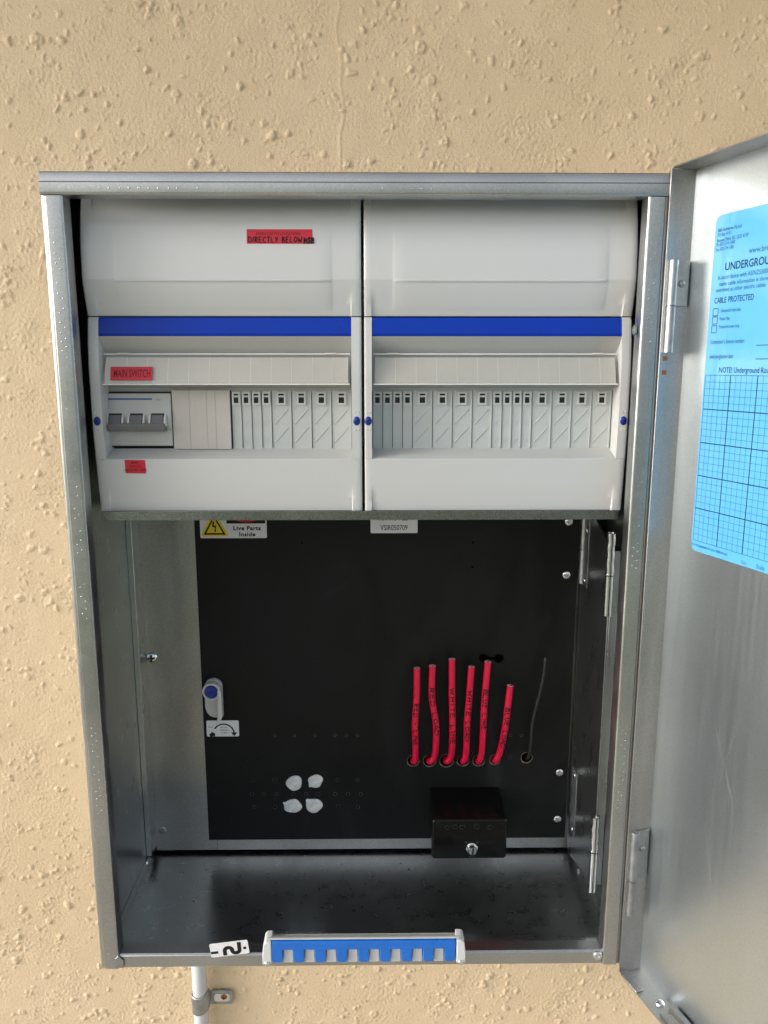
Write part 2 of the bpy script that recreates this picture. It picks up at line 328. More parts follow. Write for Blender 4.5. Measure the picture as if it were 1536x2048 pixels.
# the four walls are folded sheets of 1.2 mm with real thickness
t = 1.2
MB().box(-HX, -HX+t, 15, WALL_Y-2, ZB+t, ZT-t).build('side_wall', G_IN, cab, .2)
MB().box(HX-t, HX, 15, WALL_Y-2, ZB+t, ZT-t).build('side_wall', G_IN, cab, .2)
MB().box(-HX, HX, 15, WALL_Y-2, ZT-t, ZT).build('top_wall', G_IN, cab, .2)
MB().prism([(WALL_Y-2, ZB), (15, ZB), (15, ZB+10.2), (16.5, ZB+10.5), (44, ZB+t+1.2), (WALL_Y-2, ZB+t+1.2)], -HX+t, HX-t, 'x').build('floor_plate', G_IN, cab, .2)
MB().box(-HX+t, HX-t, 194, 197.5, ZB+t+2, ZT-t).build('back_plate', G_IN, cab)
def lip(name, flat, w, horizontal, sgn, a0, a1, round_ends=False, trim=0):
    """folded front edge; profile in (inset, y), swept straight along the edge"""
    prof = [(0, 15), (0, .9), (.9, 0), (flat, 0), (flat+.5, -.6), (flat+1.2, -1.5), (w-2.2, -1.6), (w-.6, -1.2), (w, -.1), (w, 13), (w-1.2, 13.5), (w-1.4, 1.2), (w-3.5, -.4), (flat+2.4, .2), (2, 1.6), (1.4, 4), (1.4, 15)]
    m = MB()
    n = 50 if not horizontal else 40
    ts = [a0+(a1-a0)*i/n for i in range(n+1)]
    P = []
    for tt in ts:
        wob = .25*math.sin(tt*.031)+.15*math.sin(tt*.11+2)
        row = []
        for ins, y in prof+[prof[0]]:
            c = (HX-ins)*sgn if not horizontal else ((ZT-ins) if sgn > 0 else (ZB+ins))
            row.append((c, y+wob*(1 if y < 3 else 0)*.5, tt) if not horizontal else (tt, y+wob*(1 if y < 3 else 0)*.5, c))
        P.append(row)
    m.grid(P)
    k = len(prof)
    m.f.append(tuple(range(k))); m.f.append(tuple(n*(k+1)+i for i in range(k)))
    # two rows of small punched pimples along the lip
    tt = a0+16
    while tt < a1-16:
        for ins in (flat+5.2, w-5.2):
            if random.random() < .7:
                q = tt+random.uniform(-.6, .6)+(0 if ins < flat+6 else 3.2)
                c = (HX-ins)*sgn if not horizontal else ((ZT-ins) if sgn > 0 else (ZB+ins))
                m.dome((c, -1.42, q) if not horizontal else (q, -1.42, c), .75, .26, 8)
        tt += 7.4
    return m.build(name, G_RIM, cab, smooth=50)
lip('front_lip', 3.2, 17, False, -1, ZB+.3, ZT-17.6)
lip('front_lip', 3.2, 17, False, 1, ZB+.3, ZT-17.6)
lip('top_lip', 7, 17.2, True, 1, -HX, HX)
# plain bottom edge, no raised bead
MB().prism([(15, ZB-.6), (1.5, ZB-.6), (0, ZB+.8), (-.3, ZB+12.5), (1.4, ZB+14), (13.5, ZB+14), (14, ZB+12.6), (2.2, ZB+12.4), (1.5, ZB+1.4), (15, ZB+.5)], -HX+17.3, HX-17.3, 'x').build('bottom_lip', G_RIM, cab, .3)
# tabs where the right lip meets the bottom edge
MB().prism([(-226, ZB+2), (-218.6, ZB+1.5), (-218.6, ZB+9), (-223, ZB+14), (-226, ZB+11)], -2.1, -.9).build('corner_tab', ZINC_D, cab, .3)
m = MB(); m.lathe((218.6, -.6, ZB+9), [(4.4, -.6), (4.4, .4), (3.6, 1.2), (1.6, 1.4), (1.4, .5)], 18); m.build('corner_rivet', ZINC, cab)
m = MB(); m.box(111, 126, 20.2, 20.9, ZB+9.2, ZB+9.5); 
MB().prism([(121, 0), (140.5, 0), (140.5, .9), (121, .9)], 0, .01, 'z')
# back frame round the black board
def fr_(x0, x1, z0, z1): return MB().box(x0, x1, YB, YB+1.5, z0, z1)
fr_(-HX+5.2, -166, ZB+6.5, 60).build('back_frame', G_FRAME, cab, .2)
fr_(-165.9, 226, ZB+6.5, -312).build('back_frame', G_FRAME, cab, .2)
fr_(226.1, 238, ZB+6.5, 60).build('back_frame', G_FRAME, cab, .2)
MB().box(-238.6, -233, YB-24, YB-.2, ZB+16, 60).build('side_fold', G_IN, cab, .4)     # folded edge in front of the frame gap
MB().box(-238.7, -236.5, YB-.1, YB+3, ZB+16, 60).build('gap_shadow_strip', SLOT, cab)  # near-black strip standing in for the shade inside the frame gap
# screws in the frame
def pan_screw(name, c, r, matl, parent, axis=(0,-1,0)):
    m = MB(); m.dome(c, r, r*.55, 20, axis, base=.3); o = m.build(name, matl, parent)
    ax = Vector(axis); c2 = Vector(c)+ax*(r*.5); s = MB()
    w = r*.17
    if abs(ax.y) > .5:
        s.box(c2.x-r*.6, c2.x+r*.6, c2.y-.35, c2.y+.6, c2.z-w, c2.z+w); s.box(c2.x-w, c2.x+w, c2.y-.36, c2.y+.6, c2.z-r*.6, c2.z+r*.6)
        s.build('screw_slot', SLOT, o)
    return o
p = U(304, 1315, YB); pan_screw('frame_screw', (p.x, YB-.2, p.z), 6, ZINC, cab)
p = U(325, 1660, YB); m = MB(); m.lathe((p.x, YB, p.z), [(4.6, -.2), (4.6, .8), (3.8, 1.4), (1.9, 1.5), (1.6, .6)], 20); m.build('frame_rivet', ZINC_D, cab)
# right side: hinged channel plate with barrels
YC0, YC1 = 62, 160
zc_top = uz(1035, 110, 1215)
MB().prism([(YC0, ZB+36), (YC1, ZB+6), (YC1, zc_top+14), (YC0, zc_top-22)], 229.5, 231.5, 'x').build('side_channel', G_IN, cab, .3)
MB().box(231.6, 238.5, YC0, YC0+1.2, ZB+36, zc_top-22).build('side_channel_return', G_IN, cab, .2)
MB().box(231.6, 238.7, YC0+1.3, YC0+6, ZB+36, zc_top-22).build('channel_gap', SLOT, cab)
def barrel(name, x, y, z0, z1, r, matl, parent, dent=0):
    n = 22; pts = [(x+dent*math.sin(i*.8)*.22, y, z0+(z1-z0)*i/n) for i in range(n+1)]
    m = MB(); m.tube(pts, [r*(1-.03*(i % 2)*dent) for i in range(n+1)], 18, cap=False)
    m.tube([(x, y, z0+.3), (x, y, z1-.6)], r*.62, 12); return m.build(name, matl, parent, smooth=60)
def zat(py, x, Y): # height of the point seen at row py on the vertical line (x, Y)
    c = U(768, py, Y); return c.z
for (pt, pm, pb) in ((1066, 1150, 1230), (1632, 1702, 1780)):
    za, zm, zb_ = uz(pt, YC0-2, 1235), uz(pm, YC0-2, 1235), uz(pb, YC0-2, 1235)
    barrel('channel_hinge_barrel', 228.5, YC0-2.5, zm+.5, za, 4.1, ZINC, cab, 1.0)
    barrel('channel_hinge_barrel', 228.5, YC0-2.5, zb_, zm-.5, 4.1, ZINC, cab, .2)
# floor side flanges with rivets
for sx in (-1, 1):
    m = MB(); m.prism([(30, ZB+2.6), (YB-1, ZB+2.6), (YB-1, ZB+13), (30, ZB+13)], sx*(HX-t-.1), sx*(HX-t-1.2), 'x'); m.build('floor_flange', G_IN, cab, .2)
    for yy in (50, 140):
        m = MB(); m.dome((sx*(HX-t-1.3), yy, ZB+9), 3, 1.4, 16, (-sx, 0, 0)); m.build('flange_rivet', ZINC, cab)
m = MB(); m.dome((HX-t-.1, 30, ZB+30), 3.2, 1.3, 16, (-1, 0, 0)); m.build('side_rivet', ZINC, cab)
m = MB(); m.lathe((HX-18.5, 8, uz(660, 8, 1287)), [(4.4, -.2), (4.2, 1.0), (2.2, 1.6), (1.9, .6)], 6, (-1, 0, 0)); m.build('side_nut', ZINC_D, cab)
m = MB(); m.dome((-HX+t+.1, 40, uz(1375, 40, 195)), 1.6, .8, 10, (1, 0, 0)); m.build('side_pin', STICK, cab)
# tray edge below the distribution covers
zt0, zt1 = uz(1040, 24), uz(1022, 24)
MB().prism([(24, zt0), (120, zt0), (120, zt0+1.2), (25.2, zt0+1.2), (25.2, zt1), (24, zt1)], ux(208, 1035, 24), ux(1236, 1035, 24), 'x').build('tray_edge', galv('galvanised_tray', (.40,.42,.41), .3, .35, warp=.4), cab, .2)
# ------------------------------------------------------------------ door, swung open past square
DA = math.radians(18.4); HG = Vector((259.8, 3.2, 0))
du = Vector((math.sin(DA), -math.cos(DA), 0)); dv = Vector((-math.cos(DA), -math.sin(DA), 0))   # along the leaf / out of its inner face
def DW(u, v, z): return HG+du*u+dv*v+Vector((0, 0, z))
def Dp(px, py):
    """(u,z) on the inner face of the door leaf"""
    d = FW + RT*((px-CX)/F) - UP*((py-CY)/F); nrm = dv
    tt = (HG-CAM).dot(nrm)/d.dot(nrm); P = CAM+d*tt; return (P-HG).dot(du), P.z
door = thing('cabinet_door', 'galvanised steel cabinet door standing open at the right of the cabinet', 'door', (HG.x, HG.y, ZB))
DT, DBm, DL, DF = 348, -353, 486, 21.5
class DM(MB):
    """mesh authored in door coordinates (u, v, z)"""
    def mesh(s, *a, **k):
        s.v = [tuple(DW(x, y, z)) for x, y, z in s.v]; return MB.mesh(s, *a, **k)
m = DM()
nu, nz_ = 30, 40
P0 = [[(DL*i/nu, .9*math.sin(i/nu*3.1)*math.sin(j/nz_*3.1), DBm+(DT-DBm)*j/nz_) for j in range(nz_+1)] for i in range(nu+1)]
P1 = [[(x, -1.2, z) for x, y, z in r] for r in P0]
m.grid(P0); m.grid([r[::-1] for r in P1])
m.build('door_panel', G_DOOR, door)
# hinge-side flange: two folds, seen face-on
m = DM(); prof = [(0, 0), (-.2, 1), (.0, 12.5), (-1.2, 13.5), (-2.6, 21), (-2.2, DF), (-3.6, DF), (-3.8, 20), (-2.4, 12.5), (-1.6, 11.5), (-1.6, -1.2), (0, -1.2)]
prof = [(0.4, 0), (0.0, .9), (-.2, 11.5), (-1.0, 12.6), (-1.2, DF), (-2.4, DF), (-2.4, 11), (-1.4, 10), (-1.4, -1.2), (.4, -1.2)]
m.prism(prof, DBm+.2, DT-.2, 'z'); m.build('hinge_flange', G_FLANGE, door, .25)
m = DM(); m.prism([(0, -1.2), (DL, -1.2), (DL, DF), (1.2, DF), (-1.2, DF-1.2), (-1.2, -1)], DT-.1, DT+1.1, 'z'); m.build('top_flange', G_FLANGE, door, .25)
m = DM(); m.prism([(0, -1.2), (DL, -1.2), (DL, DF), (1.2, DF), (-1.2, DF-1.2), (-1.2, -1)], DBm-1.1, DBm+.1, 'z'); m.build('bottom_flange', G_FLANGE, door, .25)
m = DM(); m.box(DL, DL+1.2, -1.2, DF, DBm, DT); m.build('closing_flange', G_FLANGE, door, .25)
# stiffening channel, folded tab and rivet at the foot
m = DM(); u0 = 51; zz = DBm+.2
for k, (va, vb, h) in enumerate(((1.4, 6, 5.5), (6.1, 9.5, 9), (9.6, 18, 4))): m.prism([(u0+5*(k == 2)+1*(k == 0), va), (DL-20, va), (DL-20, vb), (u0, vb)], zz, zz+h, 'z')
m.build('stiffening_channel', G_FRAME, door, .5)
m = DM(); m.box(1, 24, DF-7.5, DF+.4, zz+.1, zz+1.3); m.build('folded_tab', G_FRAME, door, .3)
m = DM(); m.dome((40, 9, zz), 4.4, 3, 18, (0, 0, 1)); m.build('channel_rivet', ZINC, door)
# hinges: leaf riveted to the door, curled barrel, second barrel on the cabinet
for (pa, pb, pc, pr) in ((520, 612, 705, 567), (1664, 1760, 1828, 1700)):
    za, zb_, zc_ = (uz(q, -3, 1350 if pa < 1000 else 1275) for q in (pa, pb, pc))
    m = DM(); m.box(.4, 1.7, 1.3, 13.5, zb_, za)
    m.tube([(1.6, 16.2, zb_), (1.6, 16.2, za)], 3.6, 16); hl = m.build('door_hinge', ZINC_D, door, .2, smooth=50)
    m = DM(); m.dome((1.8, 7.6, uz(pr, -3, 1360 if pa < 1000 else 1280)), 2.9, 2, 16, (1, 0, 0)); m.build('hinge_rivet', ZINC_D, hl)
    c = DW(1.6, 16.2, 0)
    m = MB(); m.tube([(c.x, c.y, zc_), (c.x, c.y, zb_-.5)], 3.7, 16); m.box(c.x-3.5, c.x-2.6, c.y, 6, zc_+.5, zb_-1); m.build('cabinet_hinge_barrel', ZINC_D, cab, smooth=50)
for py in (717, 745):
    z = uz(py, -2, 1326); m = DM(); m.box(-1.0, -.7, 14.3, 18.6, z-1.7, z+1.7); m.build('hinge_slot', RUST, door)
m = MB()
for k in range(34):
    u_, z_ = random.uniform(40, 420), random.uniform(-330, 90); ln = random.uniform(12, 90); an = math.radians(random.choice([-62, -70, -55, 80])+random.uniform(-6, 6)); w = random.uniform(.1, .18)
    du_, dz_ = math.cos(an)*ln/6, math.sin(an)*ln/6; cv_ = random.uniform(-.5, .5)
    P = []
    for i in range(7):
        uu, zq = u_+du_*i+cv_*math.sin(i*.5), z_+dz_*i
        if not (5 < uu < DL-4 and DBm+6 < zq < DT-6): break
        o_ = .07+.9*math.sin(uu/DL*3.1)*math.sin((zq-DBm)/(DT-DBm)*3.1)
        P.append([tuple(DW(uu-w/2, o_, zq)), tuple(DW(uu+w/2, o_, zq))])
    if len(P) > 2: m.grid(P)
o = m.build('scratches', mat('scratched_zinc', (.50,.52,.54), .5, .3), door, smooth=0); o['kind'] = 'stuff'
# blue notice
NT_, NB_ = Dp(1436, 432), Dp(1381, 1098)
FC = Dp(1444, 655)[0]
def FOLD(a): return .6*math.exp(-((a-FC)/3.6)**2)       # the sheet stands up in a long soft ridge
nu0 = (NT_[0]+NB_[0])/2; nz1, nz0 = NT_[1], NB_[1]; NW = 190
def fN(off): return lambda a, b: tuple(DW(a, off, b))
def bow(a, b): return FOLD(a)+.9*math.sin(min(max(a/DL, 0), 1)*3.1)*math.sin((b-DBm)/(DT-DBm)*3.1)
def fN(off): return lambda a, b: tuple(DW(a, off+bow(a, b), b))
def flat(outline, off, name, matl, parent, frame=fN, thick=.12):
    """thin flat piece following the leaf"""
    n = len(outline); f1 = frame(off+thick); f0 = frame(off)
    m = MB(); m.add([f1(*p) for p in outline]+[f0(*p) for p in outline], [tuple(range(n)), tuple(range(2*n-1, n-1, -1))]+[(i, (i+1) % n, (i+1) % n+n, i+n) for i in range(n)])
    return m.build(name, matl, parent, smooth=0)
def sheet_grid(x0, x1, z0, z1, off, r, name, matl, parent):
    """rounded sheet subdivided so that it follows the slightly bowed leaf"""
    m = MB(); nx, nz2 = 110, 16; f = fN(off+.25); f0 = fN(off)
    def row(z):
        ins = 0
        if z > z1-r: ins = r-math.sqrt(max(0, r*r-(z-z1+r)**2))
        if z < z0+r: ins = r-math.sqrt(max(0, r*r-(z0+r-z)**2))
        return [(x0+ins+(x1-x0-2*ins)*i/nx, z) for i in range(nx+1)]
    zs = [z0+r*(1-math.cos(i*math.pi/8)) for i in range(4)]+[z0+r+(z1-z0-2*r)*i/nz2 for i in range(nz2+1)]+[z1-r*(1-math.cos((3-i)*math.pi/8)) for i in range(4)]
    R_ = [row(z) for z in zs]; m.grid([[f(*p) for p in q] for q in R_]); m.grid([[f0(*p) for p in q][::-1] for q in R_])
    return m.build(name, matl, parent)
notice = sheet_grid(nu0, nu0+NW, nz0, nz1, .15, 5, 'notice_sheet', SHEET, door)
TF = fN(.55)
def dtext(s, px, py, h, matl=NAVY, xs=.9, bold=0., pxe=None):
    """h: cap height in mm; baseline start read from the photograph"""
    u, z = Dp(px, py); text(s, u, z, h, matl, notice, frame=TF, xs=xs, bold=bold)
def wfit(s, px0, py0, px1, py1, h):
    u0_, _ = Dp(px0, py0); u1_, _ = Dp(px1, py1); return (u1_-u0_)/(len(s)*h*.78)
for s, px, py, pe, pye, h in (('B&R Enclosures Pty Ltd', 1437, 465, 1497, 453, 2.6), ('PO Box 4151', 1436, 474.5, 1468, 468, 2.6), ('Browns Plains BC QLD 4118', 1435, 485.5, 1508, 472, 2.6),
        ('Ph: (07) 3714 1000', 1433.5, 494, 1482, 485.5, 2.6), ('Fax: (07) 3714 1081', 1432.5, 503.5, 1480, 496, 2.6)):
    dtext(s, px, py, h, NAVY2, wfit(s, px, py, pe, pye, h), .03)
dtext('www.brenclosures.com.au', 1499, 507, 4.0, NAVY2, .85, .05)
dtext('UNDERGROUND MAINS', 1452, 541, 5.4, NAVY, .86, .14)
for s, px, py, h, xs in (('In accordance with AS/NZS3000 the', 1437, 560, 3.2, .8), ('mains cable information is shown', 1439, 572.5, 3.0, .84), ('exercised as other electric cables', 1433, 585, 3.0, .82)):
    dtext(s, px, py, h, NAVY2, xs, .05)
dtext('CABLE PROTECTED', 1429.5, 607.5, 4.2, NAVY, wfit('CABLE PROTECTED', 1429.5, 607.5, 1503, 603, 4.2), .06)
dtext('Galvanised steel tube', 1443, 625, 2.6, NAVY2, wfit('Galvanised steel tube', 1443, 625, 1497, 620, 2.6), .03)
dtext('Plastic Pipe', 1441, 641, 2.6, NAVY2, wfit('Plastic Pipe', 1441, 641, 1470, 640, 2.6), .03)
dtext('Protective cover strip', 1440, 657, 2.6, NAVY2, wfit('Protective cover strip', 1440, 657, 1494.5, 657, 2.6), .03)
dtext("Contractor's licence number:", 1422, 688, 3.2, NAVY2, wfit("Contractor's licence number:", 1422, 688, 1512, 686, 3.2), .04)
dtext('Initial energisation date:', 1420, 717, 3.2, NAVY2, wfit('Initial energisation date:', 1420, 717, 1492, 719, 3.2), .04)
dtext('NOTE! Underground Route Plan', 1439.5, 745, 3.9, NAVY, .80, .06)
dtext('It is recommended to use a ballpoint pen', 1384.5, 1089, 2.4, NAVY2, wfit('It is recommended to use a ballpoint pen', 1384.5, 1089, 1481, 1121, 2.4), .03)
dtext('Date:', 1484, 1126, 2.2, NAVY2, .8); dtext('Scale', 1514, 1136, 3.4, NAVY2, .8, .03)
def bar(u0_, z0_, u1_, z1_, w, m):
    d = Vector((u1_-u0_, z1_-z0_)).normalized(); nn = Vector((-d.y, d.x))*w/2; k = 90 if abs(u1_-u0_) > 30 else 8
    P = [[TF(u0_+(u1_-u0_)*i/k+s*nn.x, z0_+(z1_-z0_)*i/k+s*nn.y) for s in (-1, 1)] for i in range(k+1)]; m.grid(P)
m = MB()
for px, py in ((1427, 632), (1425.5, 648.5), (1424, 666)):
    u, z = Dp(px, py); w, h = 5.2, 5.2
    for a in ((u, z, u+w, z), (u, z+h, u+w, z+h), (u, z, u, z+h), (u+w, z, u+w, z+h)): bar(*a, .55, m)
m.build('check_boxes', NAVY, notice, smooth=0)
m = MB()
for px, py in ((1514, 690.5), (1513, 718)): u, z = Dp(px, py); bar(u, z, u+70, z, .5, m)
m.build('ruled_line', NAVY, notice, smooth=0)
gu, gz1 = Dp(1413.5, 750); gu2, gz0 = Dp(1387, 1078.5); gu = (gu+gu2)/2; cell = (gz1-gz0)/25
m = MB(); m2 = MB()
for i in range(26): bar(gu, gz0+i*cell, gu+32*cell, gz0+i*cell, .75 if i % 5 == 0 and 0 < i < 25 else .34, m2 if i % 5 == 0 else m)
for i in range(33): bar(gu+i*cell, gz0, gu+i*cell, gz1, .75 if i % 5 == 0 and i else .34, m2 if i % 5 == 0 else m)
m.build('grid_lines', NAVY2, notice, smooth=0)
for i in range(len(m2.v)):
    pass
o = m2.build('grid_major_lines', NAVY, notice, smooth=0)
o.location = dv*.00006

# ------------------------------------------------------------------ distribution covers
ZS = uz(633.5, 27)                                   # seam height
TOPZ = uz(395, 30)+14
KN = [(TOPZ, 31.5), (uz(395, 30), 30), (uz(440, 25), 24.8), (uz(490, 21), 21.4), (uz(545, 20.3), 20.3), (uz(559, 20.2), 20.2), (uz(563, 20.4), 20.5), (uz(590, 23), 22.6), (uz(612, 25), 24.8), (ZS, 27.2),
      (uz(640, 26), 26), (uz(690, 21.5), 22.2), (uz(740, 20), 20.6), (uz(860, 20.5), 20.6), (uz(920, 22.6), 22.6), (uz(975, 24.5), 24.6), (uz(1022, 26.5), 26.8)]
ks = sorted(KN); kz_ = np.array([k[0] for k in ks]); ky_ = np.array([k[1] for k in ks])
def yp(z): return float(np.interp(z, kz_, ky_))
def ypl(z):
    """smoothed profile"""
    return sum(yp(z+d) for d in (-5, -2.5, 0, 2.5, 5))/5 if z < ZS-8 or ZS+8 < z < uz(575, 21) or z > uz(550, 20) else yp(z)
def sm(a, b, x): q = min(max((x-a)/(b-a), 0), 1); return q*q*(3-2*q)
ZBOT = uz(1022, 26.5)
def surf(x, z, xa, xb, sa, sb, upper):
    """front surface depth; xa..xb cover edges, sa/sb inner edges of the side stiles"""
    y = ypl(z); zt, zb_ = (TOPZ-14, ZS) if upper else (ZS, ZBOT)
    # end flutes beside the stiles
    f = 1.5*(1-sm(zb_, zb_+22, z)) if True else 0
    if upper: f += 1.3*sm(zt-14, zt, z)
    inside = sm(sa-.4, sa+.6, x)*(1-sm(sb-.6, sb+.4, x))
    if upper or z < uz(918, 21): y += f*inside if upper else 1.5*(1-sm(ZBOT, ZBOT+24, z))*inside
    # faintly raised field
    if upper:
        za = uz(640, 24); a, b_ = sa+16, sb-14
        rr = min((x-a), (b_-x), (z-(ZS+4)))
        y -= .5*sm(0, 4.5, rr)*(1-sm(TOPZ-70, TOPZ-20, z))
        zc = uz(561.5, 20.3); tp = sm(2, 14, rr if x-a < 30 or b_-x < 30 else 20)
        y -= .8*max(0, 1-((z-zc)/1.4)**2)*sm(1, 5, x-a)*sm(1, 5, b_-x)
    # rounded outer edge
    e = min(x-xa, xb-x); 
    if e < 1.6: y += (1.6-e)**2*.5
    return y
def cover_sheet(xa, xb, z0, z1, sa, sb, upper, x_edges, name, matl, parent, stepz=2.2, back=12, hole=None):
    """solid piece of cover between x_edges, with an edge turned back"""
    xs = sorted(set([round(v_, 3) for v_ in x_edges]));
    zz = list(np.arange(z0, z1, stepz))+[z1]
    zz = sorted(set([z0, z0+.5, z1-.5, z1]+[z for z in zz if z0+.8 < z < z1-.8]+([z for z in lin(uz(561.5, 20.3)-1.8, uz(561.5, 20.3)+1.8, .45) if z0 < z < z1])))
    m = MB(); P = []
    for x in xs:
        col = []
        for z in zz:
            y = surf(x, z, xa, xb, sa, sb, upper)
            if z < z0+.4 or z > z1-.4: y += .5
            col.append((x, y, z))
        P.append(col)
    # turn back all round
    full = [[(c[0][0], c[0][1]+back, c[0][2])]+c+[(c[-1][0], c[-1][1]+back, c[-1][2])] for c in P]
    full = [[(p[0], max(p[1], 0)+back if 0 < i < len(full[0])-1 else p[1], p[2]) for i, p in enumerate(full[0])]]+full+[[(p[0], p[1]+back if 0 < i < len(full[0])-1 else p[1], p[2]) for i, p in enumerate(full[-1])]]
    m.grid(full)
    return m.build(name, matl, parent, smooth=28)
def lin(a, b, st):
    n = max(1, int(round((b-a)/st))); return [a+(b-a)*i/n for i in range(n+1)]
def xs_of(xa, xb, sa, sb):
    e = [xa, xa+.4, xa+.9, xa+1.6, sa-.4, sa-.1, sa+.2, sa+.6, sb-.6, sb-.2, sb+.1, sb+.4, xb-1.6, xb-.9, xb-.4, xb]
    a, b_ = sa+16, sb-14
    e += lin(xa+1.6, sa-.4, 3)+lin(sa+.6, a, 4)+lin(a, a+3, .75)+lin(a+3, b_-3, 9)+lin(b_-3, b_, .75)+lin(b_, sb-.6, 4)+lin(sb+.4, xb-1.6, 3)
    return e
MOD = 17.02
YR = 41.0           # recess back
zr_top, zr_bot = uz(781, YR), uz(896.5, YR)         # module row
def make_cover(xa, xb, sa, sb, label, origin_x):
    cv = thing('distribution_cover', label, 'switchboard cover', ((xa+xb)/2, 60, ZBOT), 'grey distribution covers side by side')
    zb1, zb0 = ZS-.6, uz(673.5, 21.8)               # blue strip
    zw = uz(918, 21)                                 # bottom lip of the window
    cover_sheet(xa, xb, ZS+.35, TOPZ, sa, sb, True, xs_of(xa, xb, sa, sb), 'upper_cover', PLAST, cv)
    cover_sheet(xa, xb, ZBOT, zw, sa, sb, False, xs_of(xa, xb, sa, sb), 'lower_panel', PLAST, cv)
    for (a, b_) in ((xa, sa), (sb, xb)):
        xs = lin(a, b_, 1.0); m = MB(); zz = lin(zw+.02, ZS-.35, 3); P = []
        for x in xs:
            P.append([(x, surf(x, z, xa, xb, -1e4, 1e4, False)-(0 if z > zw+.1 else 0)+(.5 if z > ZS-.5 else 0), z) for z in zz])
        P = [[(p[0], YR, p[2]) for p in P[0]]]+P+[[(p[0], YR, p[2]) for p in P[-1]]]
        m.grid(P); m.build('side_stile', PLAST, cv, smooth=28)
    # blue strip
    m = MB(); zz = lin(zb0, zb1, 2.0); P = [[(x, yp(z)+.5+(1.2 if z < zb0+.1 else 0), z) for z in zz] for x in (sa+.15, (sa+sb)/2, sb-.15)]
    m.grid([[(c[0][0], c[0][1]+3, c[0][2])]+c for c in P]); m.build('blue_strip', BLUE, cv)
    # sloping recess behind the label holder
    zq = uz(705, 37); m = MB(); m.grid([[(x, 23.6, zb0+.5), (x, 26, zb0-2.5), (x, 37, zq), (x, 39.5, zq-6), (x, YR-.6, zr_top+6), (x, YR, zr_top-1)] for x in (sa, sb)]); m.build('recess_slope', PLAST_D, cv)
    # back of the recess round the modules and bottom ledge
    mx0 = origin_x; mx1 = origin_x+12*MOD
    for qa, qb in ((sa, mx0-.3), (mx1+.3, sb)):
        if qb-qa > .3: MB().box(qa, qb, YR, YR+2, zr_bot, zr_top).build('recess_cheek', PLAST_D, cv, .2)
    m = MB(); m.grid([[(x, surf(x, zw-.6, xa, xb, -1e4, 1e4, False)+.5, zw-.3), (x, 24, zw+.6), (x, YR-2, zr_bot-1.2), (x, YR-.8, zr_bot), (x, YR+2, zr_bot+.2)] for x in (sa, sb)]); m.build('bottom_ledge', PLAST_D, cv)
    m = MB(); m.box(sa, sb, 60, 62, ZBOT, TOPZ-10); m.build('inner_backing', SLOT, cv)
    # label holder: paper behind a clear flap
    ha, hb = sa+1.2, sb-1.4; zt, zb_ = uz(709, 30), uz(768, 22.5)
    def hp(k, off): # k 0 bottom 1 top
        return (22.5+off+8.0*k**1.25, zb_+(zt-zb_)*k)
    m = MB(); ks2 = lin(0, 1, .1); m.grid([[(x, hp(k, 1.6)[0], hp(k, 0)[1]) for k in ks2[:-1]] for x in lin(ha+1.5, hb-1.5, 30)]); holder = m.build('paper_strip', STRIP if False else PAPER, cv)
    m = MB(); 
    front = [hp(k, 0) for k in ks2]; back_ = [hp(k, .9) for k in ks2][::-1]
    m.prism(front+[(front[-1][0]+5, front[-1][1]+.8), (front[-1][0]+5, front[-1][1]-.2)]+back_+[(front[0][0]+13, front[0][1]-2.2), (front[0][0]+13, front[0][1]-3.4), (front[0][0]+.6, front[0][1]-1.4)], ha, hb, 'x')
    fl = m.build('clear_flap', CLEAR, cv, smooth=40)
    m = MB(); 
    for zz_, yy in ((zt+.3, front[-1][0]), (zb_-.3, front[0][0])): m.tube([(ha, yy, zz_), (hb, yy, zz_)], .55, 8)
    m.build('flap_edge', CLEAR_E, cv)
    m = MB()
    for i in range(12):
        x = mx0+i*MOD+MOD*.12
        if ha+3 < x < hb-3: m.box(x-.18, x+.18, 0, 0, 0, 0) if False else m.grid([[(x+s, hp(k, 1.45)[0], hp(k, 0)[1]) for k in ks2[:-1]] for s in (-.2, .2)])
    m.build('strip_divisions', LINE_P, cv, smooth=0)
    for x in (ha+16, hb-16):
        m = MB(); m.tube([(x-4.5, front[-1][0]-.3, zt+.6), (x+4.5, front[-1][0]-.3, zt+.6)], .8, 8); m.build('flap_clip', WHITE, cv)
    # quarter-turn fasteners
    for x in ((xa+sa)/2, (sb+xb)/2):
        z = uz(842, 20); y = ypl(z)-.1
        if abs(x-xa) > abs(x-xb): pass
        m = MB(); m.dome((x, y+.4, z), 3.05, 1.3, 20, sz=1.28); f = m.build('fastener', BLUE_D, cv)
        m = MB(); a = math.radians(50); d = Vector((math.cos(a), 0, math.sin(a))); nn = Vector((-d.z, 0, d.x)); c = Vector((x, y-.98, z))
        m.add([c+d*s1*2.6+nn*s2*.42+Vector((0, o_, 0)) for o_ in (0, 1) for s1, s2 in ((-1,-1),(1,-1),(1,1),(-1,1))], [(0,1,2,3),(7,6,5,4),(0,4,5,1),(1,5,6,2),(2,6,7,3),(3,7,4,0)]); m.build('fastener_slot', NAVYD, f)
        m = MB()
        for dz in (-7.2, 7.2):
            for dx in (-1.3, 1.3): m.dome((x+dx, y+.15, z+dz), .75, .5, 8)
        m.build('fastener_mark', WHITE, cv)
    return cv
PAPER = worn(mat('label_paper', (.56,.525,.475), .6), .04, .04, 30)
LINE_P = mat('paper_division', (.74,.71,.66), .6)
CLEAR_E = mat('clear_edge', (.72,.73,.72), .15, 0, .6)
NAVYD = mat('slot_navy', (.002,.008,.06), .4)
cL = (-220.8, 2.45, ux(196.3, 700, 21.5), ux(702.6, 700, 21.5)); cR = (4.75, 224.8, ux(743.6, 700, 21.5), ux(1241.5, 750, 21.5))
